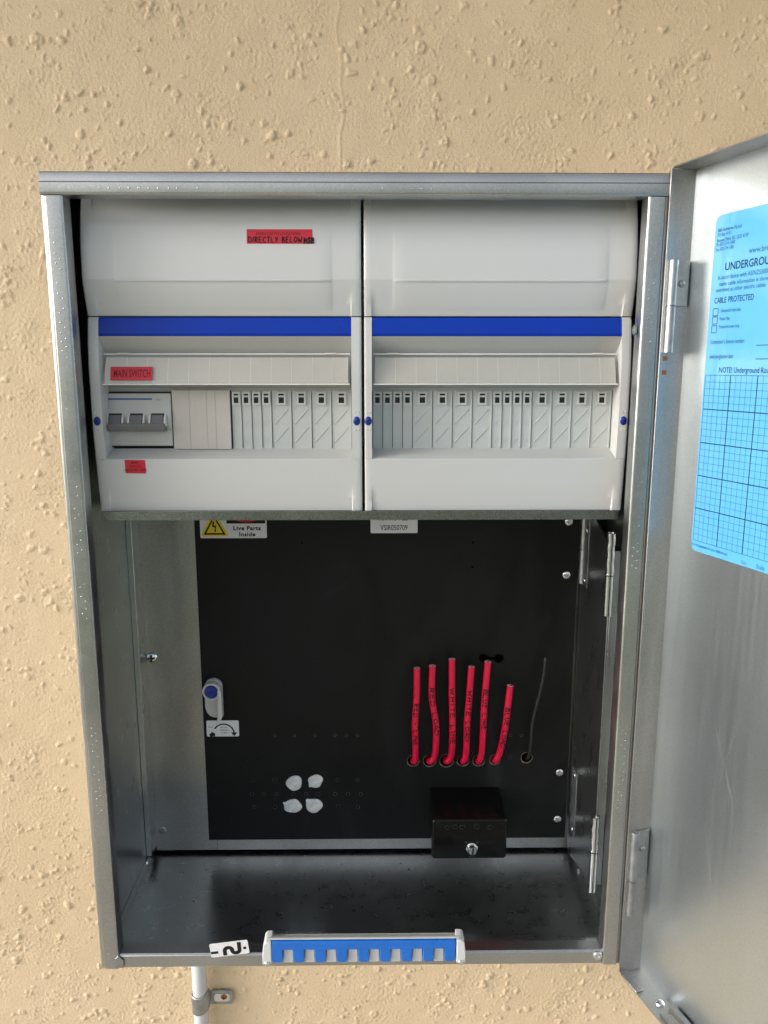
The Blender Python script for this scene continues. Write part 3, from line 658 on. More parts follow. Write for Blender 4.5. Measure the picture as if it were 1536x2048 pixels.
oxL = ux(706, 840, YR)-12*MOD-1.0; oxR = ux(745.5, 840, YR)
coverL = make_cover(*cL, 'left grey switchboard cover with the red main switch labels', oxL)
coverR = make_cover(*cR, 'right grey switchboard cover with a full row of blanking plates', oxR)
# blanking plates: one mesh per kind, shared
def plate_mesh(w):
    h = zr_top-zr_bot; m = MB(); g_ = .28
    m.box(g_, w-g_, 0, 2.4, 0, h)
    m.box(w-g_-1.0, w-g_, -.75, .1, .6, h-1)                 # ridge down the right edge
    if w > 12:
        for zz in (9, 24.5):
            a = Vector((2.2, 0, zz-4)); b_ = Vector((w-3.2, 0, zz+9)); d = (b_-a).normalized(); nn = Vector((-d.z, 0, d.x))*.28
            m.add([a-nn+Vector((0,.1,0)), b_-nn+Vector((0,.1,0)), b_+nn+Vector((0,.1,0)), a+nn+Vector((0,.1,0)), a-nn*.5+Vector((0,-.45,0)), b_-nn*.5+Vector((0,-.45,0)), b_+nn*.5+Vector((0,-.45,0)), a+nn*.5+Vector((0,-.45,0))], [(4,5,6,7),(0,1,5,4),(1,2,6,5),(2,3,7,6),(3,0,4,7)])
        a0 = (2.5, h-14.5)
        m.prism([(1.6, h-15.4), (4.6, h-12.4), (4.6, h-11.7), (1.6, h-14.7)], -.4, .1)
    else:
        for zz in (5, 20): m.prism([(1.6, zz), (5.0, zz+3), (5.0, zz+3.7), (1.6, zz+.7)], -.4, .1)
    return m.mesh('blanking_plate', PLATE, 25)
def clip_mesh(w):
    h = zr_top-zr_bot; c = w/2-.2; m = MB(); ow = min(3.7, w/2-.9); iw = ow-1.35; zt, zb_ = h-1.2, h-12
    for q in ((c-ow, c-iw, zb_, zt), (c+iw, c+ow, zb_, zt), (c-iw, c+iw, zt-1.4, zt), (c-iw, c+iw, zb_, zb_+1.5)): m.box(q[0], q[1], -1.5, .1, q[2], q[3])
    return m.mesh('clip_frame', PLATEW, 25)
def slot_mesh(w):
    h = zr_top-zr_bot; c = w/2-.2; ow = min(3.7, w/2-.9); iw = ow-1.35; m = MB(); m.box(c-iw, c+iw, -.22, .2, h-10.5, h-2.6); return m.mesh('clip_slot', SLOT, 0)
def tab_mesh(w):
    h = zr_top-zr_bot; c = w/2-.2; ow = min(3.7, w/2-.9); iw = ow-1.35; m = MB(); m.box(c-iw, c+iw, -1.1, -.2, h-5.6, h-4.2); return m.mesh('clip_tab', PLATEW, 0)
PLATEW = worn(mat('blank_clip_plastic', (.56,.58,.56), .38), .03, .04, 80)
KM = {w: (plate_mesh(w), clip_mesh(w), slot_mesh(w), tab_mesh(w)) for w in (MOD, MOD/2)}
def put_plates(cv, x0, seq):
    x = x0; o_ = Vector(cv['_o'])
    for w in seq:
        pm, cm, sm_, tm = KM[w]; pl = bpy.data.objects.new('blanking_plate', pm); COL.objects.link(pl); pl.parent = cv; pl.location = (Vector((x, YR-.6, zr_bot))-o_)*MM
        for nm, me in (('clip_frame', cm), ('clip_slot', sm_), ('clip_tab', tm)):
            q = bpy.data.objects.new(nm, me); COL.objects.link(q); q.parent = pl
        x += w
h_ = MOD/2; put_plates(coverL, oxL+6*MOD, [h_]*4+[MOD]*4); put_plates(coverR, oxR, ([h_]*4+[MOD]*4)*2)
# plain snap-off strip beside the main switch
sx0, sx1 = ux(345.5, 840, YR-2.6), oxL+5.94*MOD
xb_ = [sx0, sx0+MOD*.86, sx0+MOD*1.72, sx0+MOD*2.16, sx1]
for a, b_ in zip(xb_[:-1], xb_[1:]):
    MB().box(a+.12, b_-.12, YR-2.6, YR+1, zr_bot-.2, zr_top+.4).build('snap_off_blank', STRIP, coverL, .15)
MB().box(sx0, sx1, YR-2.3, YR+.5, zr_bot, zr_top).build('snap_off_backing', STRIP, coverL)
MB().box(sx1+.1, sx1+.9, YR-1.2, YR+.5, zr_bot, zr_top).build('strip_gap', SLOT, coverL)
# red labels on the left cover
def label_plate(outline_px, Yf, off, name, matl, parent, thick=.15):
    pts = [(lambda P: (P.x, P.z))(U(px, py, Yf)) for px, py in outline_px]
    return pts
def sticker(cv, px0, py0, px1, py1, yfun, name='red_label', matl=RED, lift=.25, tilt=0):
    Yc = yfun(uz((py0+py1)/2, 22)); a, b_ = U(px0, py0, Yc), U(px1, py1, Yc); m = MB()
    xs = lin(a.x, b_.x, 8); zs = lin(b_.z, a.z, 2)
    P = [[(x, yfun(z)-lift, z+tilt*(x-a.x)) for z in zs] for x in xs]; m.grid(P)
    o = m.build(name, matl, cv, smooth=60); return o, a, b_, Yc
fy = lambda z: surf(-60, z, cL[0], cL[1], cL[2], cL[3], True)
o, a, b_, Yc = sticker(coverL, 493, 458, 625, 488, fy)
F_ = lambda x, z: (x, fy(z)-.35, z)
text('MAIN EARTH LOCATION', (a.x+b_.x)/2-1, a.z-4.6, 2.3, REDPRINT, o, frame=F_, xs=.95, align='CENTER')
def strokes(st, fn, r, name, matl, parent):
    m = MB()
    for q in st:
        pts = []
        for i in range(len(q)-1):
            for k in range(4): pts.append((q[i][0]+(q[i+1][0]-q[i][0])*k/4, q[i][1]+(q[i+1][1]-q[i][1])*k/4))
        pts.append(q[-1]); m.tube([fn(*p) for p in pts], r, 5)
    return m.build(name, matl, parent)
st, wd = hand('DIRECTLY BELOW', 4.3, .93); k_ = (ux(606, 480, Yc)-ux(497, 480, Yc))/wd; x0_, z0_ = ux(497, 480, Yc), uz(485.5, Yc)
strokes([[(x0_+u*k_, z0_+w) for u, w in s] for s in st], lambda x, z: (x, fy(z)-.4, z), .33, 'handwriting', INK, o)
for rep in range(3):
    st, wd = hand('MSB', 4.2, .9, .12); k_ = 8.4/wd; x0_ = ux(608, 480, Yc)
    strokes([[(x0_+u*k_, z0_-.5+w) for u, w in s] for s in st], lambda x, z: (x, fy(z)-.42, z), .33, 'handwriting', INK, o)
# on the clear flap
zt_, zb__ = uz(709, 30), uz(768, 22.5)
fh = lambda z: 22.5+8.0*min(max((z-zb__)/(zt_-zb__), 0), 1)**1.25
o, a, b_, Yc = sticker(coverL, 220, 733.5, 305.5, 760.5, fh)
text('MAIN SWITCH', a.x+2.4, b_.z+2.6, 6.2, REDPRINT, o, frame=lambda x, z: (x, fh(z)-.36, z), xs=.53, bold=.06)
fl_ = lambda z: surf(-180, z, cL[0], cL[1], cL[2], cL[3], False)
o, a, b_, Yc = sticker(coverL, 249.5, 919.5, 292, 946.5, fl_, tilt=-.02)
for i, s in enumerate(('MAIN', 'SWITCH', 'LOCATED HERE')): text(s, (a.x+b_.x)/2, a.z-3.2-3.2*i, 1.9, REDPRINT, o, frame=lambda x, z: (x, fl_(z)-.36, z), xs=.95, bold=.06, align='CENTER')

# main switch: one thing sitting in the left cover
ms = thing('main_switch', 'grey three pole main switch with joined dark toggles in the left cover', 'circuit breaker', (oxL+1.6*MOD, YR, zr_bot))
bx0, bx1 = ux(211.5, 840, YR-3), ux(342, 840, YR-3); bz0, bz1 = uz(891, YR-3), uz(786.5, YR-3); bh = bz1-bz0
MB().box(bx0-.8, bx1+1.3, YR-.9, YR+1, bz0-1.2, bz1+1.4).build('opening_gap', SLOT, ms)
MB().prism([(YR+6, bz0), (YR-3.5, bz0), (YR-3.8, bz0+bh*.30), (YR-5.5, bz0+bh*.34), (YR-5.5, bz0+bh*.62), (YR-4.2, bz0+bh*.67), (YR-3.4, bz1), (YR+6, bz1)], bx0, bx1+.7, 'x').build('body', BODY, ms, .5)
MB().box(bx0+1, bx1-15, YR-3.75, YR-3.3, uz(799.5, YR-4), uz(796.3, YR-4)).build('blue_line', BLUEPRINT, ms)
text('hager', bx1-12.5, uz(800.5, YR-4), 1.9, GREYPRINT, ms, YR-3.85, .95)
pole = (bx1-bx0-1)/3
for i in range(3):
    x = bx0+1.8+i*pole*.985
    MB().box(x+2.2, x+pole-5.2, YR-5.7, YR-5.4, uz(850, YR-6), uz(826.5, YR-6)).build('toggle_window', SLOT, ms)
    MB().prism([(YR-4, uz(829, YR-6)), (YR-6.6, uz(830, YR-7)), (YR-10.5, uz(848, YR-10)), (YR-4, uz(850, YR-8))], x+2.5, x+pole-5.5, 'x').build('toggle', TOGGLE, ms, .4)
    for xx in (x+.4, x+pole-4.9):
        c = (YR-4, uz(852, YR-6)); pts = [(c[0], c[1])]+[(c[0]-6.2*math.sin(math.radians(q)), c[1]+10.5*math.cos(math.radians(q))) for q in range(0, 91, 15)]
        MB().prism(pts, xx, xx+1.7, 'x').build('toggle_cheek', WHITE, ms, .3)
MB().prism([(YR-4.5, uz(863, YR-8)), (YR-11.5, uz(862, YR-12)), (YR-13.8, uz(850, YR-13)), (YR-12.5, uz(846, YR-12)), (YR-4.5, uz(848, YR-9))], ux(215.5, 855, YR-12), ux(329, 855, YR-12), 'x').build('toggle_bar', TOGGLE, ms, .5)
MB().dome((bx0+5, YR-3.7, uz(808, YR-4)), 1.5, .15, 14).build('rating_mark', PLAST_D, ms)

# ------------------------------------------------------------------ black meter board
YM = 158
BXL, BXR = -173.2, 230.4; BZ0, BZ1 = uz(1680, YM, 415), 120
board = thing('meter_board', 'black hinged meter board in the lower half of the cabinet', 'meter board', ((BXL+BXR)/2, YM, BZ0))
chip = []
big = [(826, 1521, 6.2), (859, 1521, 6.6), (893, 1521, 7.2), (926, 1521, 6), (957, 1521, 6), (990, 1519, 5.6), (1053, 1515, 5.8)]
loops = []
def ring(cx, cz, r, n=18): return [(cx+r*math.cos(2*math.pi*i/n), cz+r*math.sin(2*math.pi*i/n)) for i in range(n)]
for px, py, r in big: p = U(px, py, YM); chip.append((p, r)); loops.append(ring(p.x, p.z, r))
small = [(604, 1086), (946, 1085), (945, 1134)]+[(x, 1471) for x in (550, 589, 630, 670, 693, 715, 1021, 1043)]+[(507, 1560), (549, 1560), (675, 1560), (715, 1560), (509, 1614), (550, 1614), (676, 1613), (716, 1614)]+[(x, 1588) for x in (504, 528, 553, 587, 612, 637, 670, 696, 722)]+[(1020, 1515), (942, 1505)]
for px, py in small: p = U(px, py, YM); loops.append(ring(p.x, p.z, 1.5 if py > 1500 else 1.2, 10))
pa, pb = U(967, 1316, YM), U(998, 1317, YM)               # keyhole-shaped cut-out: two round holes joined by a slot
ka = math.asin(1.9/4.8); kb = math.asin(1.9/5.4)
loops.append([(pa.x+4.8*math.cos(ka+(2*math.pi-2*ka)*i/16), pa.z+4.8*math.sin(ka+(2*math.pi-2*ka)*i/16)) for i in range(17)]+[(pb.x+5.4*math.cos(math.pi+kb+(2*math.pi-2*kb)*i/16), pb.z+5.4*math.sin(math.pi+kb+(2*math.pi-2*kb)*i/16)) for i in range(17)])
from mathutils.geometry import delaunay_2d_cdt
def inside(p, poly):
    c = False; n = len(poly)
    for i in range(n):
        (x1, y1), (x2, y2) = poly[i], poly[(i+1) % n]
        if (y1 > p[1]) != (y2 > p[1]) and p[0] < (x2-x1)*(p[1]-y1)/(y2-y1)+x1: c = not c
    return c
outer = [(BXL, BZ0), (BXR-4.5, BZ0), (BXR-4.5, BZ1), (BXL, BZ1)]
vv = [Vector(q) for q in outer]; ed = [(i, (i+1) % 4) for i in range(4)]
for lp in loops:
    n0 = len(vv); vv += [Vector(q) for q in lp]; ed += [(n0+i, n0+(i+1) % len(lp)) for i in range(len(lp))]
rv, _, rf, _, _, _ = delaunay_2d_cdt(vv, ed, [], 0, 1e-4)
m = MB(); keep = []
for f in rf:
    c = sum((rv[i] for i in f), Vector((0, 0)))/len(f)
    if not any(inside(c, lp) for lp in loops): keep.append(tuple(f))
nv = len(rv); m.add([(q.x, YM, q.y) for q in rv]+[(q.x, YM+6, q.y) for q in rv], keep+[tuple(i+nv for i in reversed(f)) for f in keep])
for lp in [outer]+loops:
    n = len(lp); m.add([(x, YM, z) for x, z in lp]+[(x, YM+6, z) for x, z in lp], [(i, (i+1) % n, (i+1) % n+n, i+n) for i in range(n)])
m.build('board_panel', BOARD, board, smooth=0)
MB().box(BXL+12, BXR-12, 185, 186, BZ0+10, BZ1-10).build('board_lining', SLOT, board)
m = MB()
for p, r in chip:                                       # torn, lighter rims of the hand-cut holes
    if r < 2: continue
    n = 22; a0 = random.uniform(0, 6); inn = []; out = []
    for i in range(n):
        a = 2*math.pi*i/n; low = .5+.5*math.sin(-a)     # more torn below
        inn.append((p.x+r*1.0*math.cos(a), YM-.12, p.z+r*math.sin(a)))
        rr = r+.15+1.2*max(0, low)*random.uniform(.4, 1)+.5*max(0, math.sin(3*a+a0)); out.append((p.x+rr*math.cos(a), YM-.05, p.z+rr*math.sin(a)))
    m.add(inn+out, [(i, (i+1) % n, (i+1) % n+n, i+n) for i in range(n)])
m.build('chipped_edge', CHIP, board)
m = MB()
for px, py in small:
    if py > 1450:
        p = U(px, py, YM); r = 1.5 if py > 1500 else 1.2; m.lathe((p.x, YM, p.z), [(r, -.1), (r, .25), (r+.6, .2), (r+.7, -.05)], 12)
# thin raised burrs round the drilled holes
burr = MB()
for px, py in small:
    if py > 1450:
        p = U(px, py, YM); r = 1.5 if py > 1500 else 1.2
        n = 14; a_ = [(p.x+r*math.cos(2*math.pi*i/n), YM-.04, p.z+r*math.sin(2*math.pi*i/n)) for i in range(n)]; b2 = [(p.x+(r+.5)*math.cos(2*math.pi*i/n), YM-.02, p.z+(r+.5)*math.sin(2*math.pi*i/n)) for i in range(n)]
        burr.add(a_+b2, [(i, (i+1) % n, (i+1) % n+n, i+n) for i in range(n)])
burr.build('hole_burrs', worn(mat('burr', (.07,.065,.06), .6), .5, .1, 500), board)
for px, py in ((1138, 1043), (1133, 1150), (1119, 1545), (1115, 1638)):
    p = U(px, py, YM); m = MB(); m.lathe((p.x, YM, p.z), [(4.1, -.2), (4.1, .7), (3.3, 1.3), (.8, 1.5)], 22); m.build('board_rivet', ZINC, board)
# board hinges
for (pt, pm, pb, pxx) in ((1030, 1098, 1166, 1167), (1530, 1590, 1655, 1149)):
    za, zm, zb_ = (uz(q, YM-4, pxx) for q in (pt, pm, pb)); x = ux(pxx, pm, YM-4)
    barrel('hinge_barrel', x, YM-4, zm+.4, za, 3.6, ZINC_D, board); barrel('hinge_barrel', x, YM-4, zb_, zm-.4, 3.6, ZINC_D, board)
    hz = MB(); hz.box(229.0, 229.4+.05, YM-24, YM-5, zb_, za); hl = hz.build('hinge_leaf', ZINC_D, board, .1)
    for zz in (zb_+6, za-6 if pt > 1100 else zm+22):
        m = MB(); m.dome((229.0, YM-15, zz), 3, 1.3, 14, (-1, 0, 0)); m.build('leaf_rivet', ZINC, hl)
# dabs of sealant
def dab(px, py, rx, rz, seed, tail=None):
    rr = random.Random(seed); p = U(px, py, YM); n = 30; m = MB(); rings = []
    ph = [rr.uniform(0, 6) for _ in range(4)]
    def rad(a):
        k = 1+.05*math.sin(2*a+ph[0])+.05*math.sin(3*a+ph[1])+.025*math.sin(5*a+ph[2])
        if tail is not None:
            d = abs((a-tail+math.pi) % (2*math.pi)-math.pi); k += .32*math.exp(-(d/.16)**2)
        return k
    for s, h in ((1, -.05), (.97, .9), (.88, 1.8), (.7, 2.3), (.45, 2.0), (.2, 2.4), (.01, 2.2)):
        rings.append([(p.x+rx*rad(2*math.pi*i/n)*s*math.cos(2*math.pi*i/n), YM-h+(.35*rr.uniform(-1, 1) if s < .95 else 0), p.z+rz*rad(2*math.pi*i/n)*s*math.sin(2*math.pi*i/n)) for i in range(n)])
    for q in rings: q.append(q[0])
    m.grid(rings); return m.build('sealant_dab', SEAL, None, smooth=80, origin=(p.x, YM, p.z)), p
for (px, py, rx, rz, sd, tl, lb) in ((588.5, 1566, 8.6, 9.4, 1, None, 'round white sealant dab, upper left of the four on the black board'), (631, 1562, 8.4, 7.6, 2, 3.9, 'white sealant dab, upper right of the four on the black board'),
        (586, 1612, 9.6, 8.6, 3, 2.75, 'white sealant dab with a pointed tail, lower left of the four'), (628, 1611, 9, 9, 4, 2.4, 'white teardrop sealant dab, lower right of the four on the board')):
    o, p = dab(px, py, rx, rz, sd, tl); o.location = Vector((p.x, YM, p.z))*MM; tag(o, lb, 'sealant', 'sealant dabs on the black board')
# stickers on the board
def flatp(pts, Y, th, name, matl, parent, bevel=0): return MB().prism(pts, Y-th, Y).build(name, matl, parent, bevel, smooth=0)
a, b_ = U(399, 1030, YM), U(534, 1076, YM)
dg = flatp(rrect(a.x, b_.x, b_.z, b_.z+42, 1.5), YM-.02, .25, 'danger_sticker', STICK, board)
YS = YM-.3
tx, tz = ux(429.5, 1072, YS), uz(1071, YS); tw = 13.7
def tri(cx, z0, w, h): return [(cx-w, z0), (cx+w, z0), (cx, z0+h)]
flatp([(tx-tw, tz+1.6), (tx-tw+1.2, tz-.6), (tx+tw-1.2, tz-.6), (tx+tw, tz+1.6), (tx+1.2, tz+24.5), (tx-1.2, tz+24.5)], YS, .05, 'triangle_halo', YELLOW, dg)
flatp(tri(tx, tz+1.2, tw-2.2, 20.5), YS-.08, .05, 'triangle_border', PRINT, dg)
flatp(tri(tx, tz+3.0, tw-5.2, 15.6), YS-.16, .05, 'triangle_field', YELLOW, dg)
bxp = lambda pts: [(tx+q[0], tz+q[1]) for q in pts]
flatp(bxp([(-1.6, 15), (.4, 15), (-.6, 10.8), (1.9, 11.2), (1.2, 6), (2.2, 6.4), (.6, 3.6), (-.4, 6.6), (.5, 6.2), (.2, 9.4), (-2.2, 9.2)]), YS-.24, .05, 'lightning_bolt', PRINT, dg)
xx0 = ux(453, 1045, YS)
flatp([(xx0, uz(1046.5, YS)), (b_.x-1.2, uz(1046.5, YS)), (b_.x-1.2, b_.z+40), (xx0, b_.z+40)], YS, .05, 'danger_band', PRINT, dg)
cxe, cze = (xx0+b_.x-1.2)/2, uz(1046.5, YS)+10.2
flatp([(cxe+16*math.cos(i*math.pi/16), cze+9*math.sin(i*math.pi/16)) for i in range(32)], YS-.08, .05, 'danger_oval', mat('danger_red', (.45,.01,.02), .5), dg)
text('DANGER', cxe, cze-2.3, 4.6, STICK, dg, YS-.2, .9, .1, align='CENTER')
text('Live Parts', ux(494, 1060, YS), uz(1059.5, YS), 4.1, PRINT, dg, YS-.06, 1.05, .24, align='CENTER', spacing=1.15)
text('Inside', ux(494, 1060, YS), uz(1071.7, YS), 4.1, PRINT, dg, YS-.06, 1.05, .24, align='CENTER', spacing=1.15)
a, b_ = U(741, 1030, YM), U(835, 1066, YM)
ap = flatp(rrect(a.x, b_.x, b_.z, b_.z+25, 1.2), YM-.02, .25, 'approval_sticker', STICK, board)
text('VSIR050709', (a.x+b_.x)/2, uz(1060.5, YS), 5.6, PRINT, ap, YS-.06, .72, .05, align='CENTER')
text('APPROVED', (a.x+b_.x)/2, uz(1041, YS), 5.6, PRINT, ap, YS-.06, .78, .05, align='CENTER')
a, b_ = U(412.5, 1441, YM), U(478.5, 1472.5, YM)
tn = flatp(rrect(a.x, b_.x, b_.z, a.z, 1.5), YM-.02, .25, 'turn_to_lock_sticker', STICK, board)
for i, s in enumerate(('and turn', 'clockwise', 'to lock')): text(s, (a.x+b_.x)/2+1.2, uz(1454.5+5.2*i, YS), 1.5, PRINT, tn, YS-.06, 1.0, .03, align='CENTER')
text('Press', a.x+2.2, uz(1454, YS), 1.4, PRINT, tn, YS-.06, 1.0, .02)
cxa, cza = (a.x+b_.x)/2+1.0, uz(1466, YS)
m = MB(); R1, R2 = 10.4, 12.0
arc = [(cxa+R2*1.02*math.cos(math.radians(q)), cza+R2*math.sin(math.radians(q))) for q in range(5, 151, 8)]+[(cxa+R1*1.02*math.cos(math.radians(q)), cza+R1*math.sin(math.radians(q))) for q in range(149, 4, -8)]
m.grid([[(cxa+r*math.cos(math.radians(q)), YS-.06, cza+r*math.sin(math.radians(q))) for r in (R1, R2)] for q in range(5, 153, 6)]); m.build('turn_arrow', PRINT, tn, smooth=0)
ex, ez_ = cxa+11.2, cza-.5
flatp([(ex-3.4, ez_+2), (ex+3.4, ez_+2), (ex, ez_-2.4)], YS-.02, .05, 'arrow_head', PRINT, tn)
ex, ez_ = cxa-12.6, cza-1.2
flatp([(ex-3.4, ez_+.6), (ex-.8, ez_+2.4), (ex-1, ez_+3.9), (ex+3.2, ez_+1.4), (ex+2.8, ez_-2.9), (ex+1.4, ez_-1.4), (ex-2, ez_-2.9)], YS-.02, .05, 'press_arrow', PRINT, tn)
# lock knob
kx, kz = ux(425, 1384, YM-8), uz(1384, YM-14, 425)
lk = thing('lock_knob', 'cream plastic lock knob with a blue centre on the board edge', 'lock', (kx, YM, kz))
bxc = ux(429, 1395, YM); zt, zb_ = uz(1357, YM-3, 429), uz(1434, YM-3, 429)
out = [(bxc+9.6*math.cos(math.radians(q)), zt-9.6+9.6*math.sin(math.radians(q))) for q in range(0, 181, 12)]+[(bxc-9.6, zb_+12), (bxc-8, zb_+6), (bxc-4.6, zb_+1.8), (bxc, zb_), (bxc+5.5, zb_), (bxc+9.6, zb_+1)]
MB().prism(out, YM-5, YM-.1).build('escutcheon', PLAST, lk, .8)
m = MB(); m.lathe((kx, YM-4.8, kz), [(9.6, 0), (9.6, 9), (9.0, 9.8), (7.8, 9.9), (7.5, 8.6)], 32); m.build('knob_ring', WHITE, lk)
m = MB(); m.lathe((kx, YM-4.8, kz), [(7.3, 0), (7.3, 9.2), (6.6, 9.9), (5.6, 9.6), (.2, 9.4)], 28); q = m.build('knob_centre', BLUE_D, lk)
MB().box(kx-2.2, kx+2.2, YM-14.5, YM-14.1, kz-.7, kz+.7).build('knob_slot', NAVYD, q)
m = MB(); hx0 = kx+6.6; m.prism([(hx0, kz+2), (hx0+3.8, kz+1), (hx0+4.2, kz-28), (hx0-.5, kz-38), (hx0-2.4, kz-37.5), (hx0-.8, kz-26)], YM-15, YM-6.5); m.build('handle_blade', WHITE, lk, .7)
# ------------------------------------------------------------------ cables
def spline(pts, n=8):
    pts = [Vector(p) for p in pts]; out = []
    for i in range(len(pts)-1):
        p0, p1, p2, p3 = pts[max(i-1, 0)], pts[i], pts[i+1], pts[min(i+2, len(pts)-1)]
        for k in range(n):
            tt = k/n; out.append(.5*((2*p1)+(p2-p0)*tt+(2*p0-5*p1+4*p2-p3)*tt*tt+(3*p1-p0-3*p2+p3)*tt**3))
    out.append(pts[-1]); return out
CB = [('RED - LINE', 'leftmost red cable stub, its marker writing starting low', [(827, 1521), (831, 1510), (830, 1450), (833, 1400), (834, 1336)], 1404, 1495),
      ('RED LOAD', 'second red cable stub from the left, kinked in the middle', [(859, 1521), (870, 1508), (872, 1450), (864, 1395), (865, 1331)], 1374, 1470),
      ('WHITE LINE', 'tall straight red cable stub, third from the left', [(893, 1521), (903, 1508), (905, 1450), (904, 1390), (904, 1318)], 1372, 1492),
      ('WHITE LOAD', 'fourth red cable stub from the left, leaning slightly right', [(926, 1521), (932, 1505), (934, 1450), (938, 1400), (943, 1333)], 1375, 1482),
      ('BLUE LINE', 'tall red cable stub reaching the keyhole cut-out in the board', [(957, 1521), (964, 1500), (967, 1440), (970, 1390), (976, 1323)], 1373, 1460),
      ('BLUE LOAD', 'short red cable stub at the right, leaning to the right', [(990, 1519), (1001, 1500), (1011, 1450), (1016, 1410), (1021, 1371)], 1412, 1495)]
CR = 3.55
TIP = mat('cut_sheath_end', (.72,.38,.40), .6)
for s, lb, pth, w0, w1 in CB:
    ys = [YM+6, YM-6, YM-12, YM-14, YM-13.5]
    P = [U(px, py, y) for (px, py), y in zip(pth, ys)]; h0 = U(pth[0][0], pth[0][1]+1, YM)
    P[0] = Vector((h0.x, YM+16, h0.z)); P.insert(1, Vector((h0.x, YM-1.5, h0.z+.3)))
    c = thing('red_cable', lb, 'cable', (h0.x, YM, h0.z), 'red cable stubs through the black board')
    sp = spline(P, 10); m = MB(); m.tube(sp, CR, 20, cap=False); 
    m.v = m.v; m.build('sheath', CABLE, c, smooth=60)
    tip = sp[-1]; td = (sp[-1]-sp[-3]).normalized()
    m = MB(); m.lathe(tip, [(CR, 0), (CR-.1, .05), (2.2, .12), (1.9, -.5)], 20, td); m.build('cut_end', TIP, c)
    m = MB(); 
    for q in range(7):
        a_ = q*math.pi/3; off = (Vector((math.cos(a_), 0, 0))+td.cross(Vector((1, 0, 0)))*math.sin(a_))*(1.15 if q < 6 else 0)
        m.lathe(tip+off-td*.6, [(.58, 0), (.56, .7), (.1, .75)], 8, td)
    m.build('strands', COPPER, c)
    # marker writing reads downwards along the sheath
    st, wd = hand(s, 4.6, .9, .07)
    cum = [0]
    for i in range(len(sp)-1): cum.append(cum[-1]+(sp[i+1]-sp[i]).length)
    zs_ = [q.z for q in sp]
    def at_row(py):
        z = uz(py, YM-13, pth[3][0]); j = min(range(len(sp)), key=lambda i: abs(sp[i].z-z) if i > 14 else 1e9); return cum[j]
    sa_, sb_ = at_row(w0), at_row(w1); kk = (sa_-sb_)/wd
    def onc(u, w):
        d = sa_-u*kk; j = max(0, min(len(sp)-2, int(np.searchsorted(cum, d))-1)); f = (d-cum[j])/(cum[j+1]-cum[j]); c_ = sp[j].lerp(sp[j+1], f); tg = (sp[j+1]-sp[j]).normalized()
        fr__ = Vector((0, -1, 0)); fr__ = (fr__-tg*fr__.dot(tg)).normalized(); rt = Vector((1, 0, 0)); rt = (rt-tg*rt.dot(tg)-fr__*rt.dot(fr__)).normalized()
        ang = (w-2.3)/CR*1.0; return c_+(fr__*math.cos(ang)+rt*math.sin(ang))*(CR+.03)
    strokes(st, onc, .5, 'handwriting', INK, c)
P = [U(1053, 1517, YM)]; P = [Vector((P[0].x, YM+14, P[0].z)), Vector((P[0].x+1, YM-1, P[0].z+1)), U(1061, 1490, YM-6), U(1066, 1440, YM-9), U(1080, 1385, YM-11), U(1088, 1345, YM-11), U(1090, 1320, YM-10)]
wi = thing('black_wire', 'thin black wire rising from the hole right of the red cables', 'wire', tuple(P[1]))
sp = spline(P, 10); m = MB(); m.tube(sp, 1.75, 12); m.build('sheath', RUBBER, wi, smooth=60)
m = MB(); m.tube([sp[-1], sp[-1]+Vector((.2, 0, 2.2))], [1.6, .8], 10); m.build('cut_end', RUBBER, wi)
# ------------------------------------------------------------------ black fuse box
fx0, fx1 = 71.5, 149.3; fy0 = 97.5; fz1, fz0 = -259.0, -304.3; fcx = (fx0+fx1)/2
fb = thing('black_fuse_box', 'glossy black service fuse box with a sealing screw on the board', 'fuse box', (fcx, YM, fz0))
def loft(sections, name, matl, parent, bevel=0, smooth=40):
    m = MB(); m.grid([[(x, y, z) for x, z in pts]+[(pts[0][0], y, pts[0][1])] for y, pts in sections])
    k = len(sections[0][1])+1; m.f.append(tuple(range(k-1))); m.f.append(tuple((len(sections)-1)*k+i for i in range(k-1))); return m.build(name, matl, parent, bevel, smooth)
loft([(YM-.1, rrect(fx0+1, fx1+1, fz0+3, fz1+1, 2.5, 6)), (fy0+8, rrect(fx0+.8, fx1-.8, fz0+1, fz1-.5, 3, 6)), (fy0+7, rrect(fx0+.8, fx1-.8, fz0+1, fz1-.5, 3, 6))], 'base', BLACKBOX, fb)
loft([(fy0+7, rrect(fx0, fx1, fz0, fz1, 3.2, 6)), (fy0+2.4, rrect(fx0, fx1, fz0, fz1, 3.2, 6)), (fy0+.8, rrect(fx0+.6, fx1-.6, fz0+.6, fz1-.6, 3, 6)), (fy0, rrect(fx0+1.9, fx1-1.9, fz0+1.9, fz1-1.9, 2.4, 6))], 'cap', BLACKBOX, fb)
BLK2 = worn(mat('black_embossing', (.010,.0105,.0105), .3), .1, .1, 100)
text('POST 100A', fcx-1, fz1-9.5, 3.2, BLK2, fb, fy0-.15, 1.35, .02, align='CENTER', name='embossed_text') if False else None
m = MB()
for i, (x, z) in enumerate([(fx0+16, fz1-9), (fx0+24, fz1-8), (fx0+31, fz1-8.5), (fx0+46, fz1-8), (fx0+60, fz1-9)]):
    m.tube([(x+2.6*math.cos(q*math.pi/6), fy0-.05, z+2.3*math.sin(q*math.pi/6)) for q in range(0, 11+(i % 2))], .3, 6)
m.build('moulded_marks', BLK2, fb)
scx, scz = ux(943.5, 1697, fy0), uz(1696, fy0, 943)
m = MB(); m.lathe((scx, fy0+.2, scz), [(6, 0), (6, 1.0), (5.4, 1.4), (4.7, 1.5), (4.6, 5.2), (4.0, 6.2), (.3, 6.5)], 24); sc = m.build('sealing_screw', ZINC, fb)
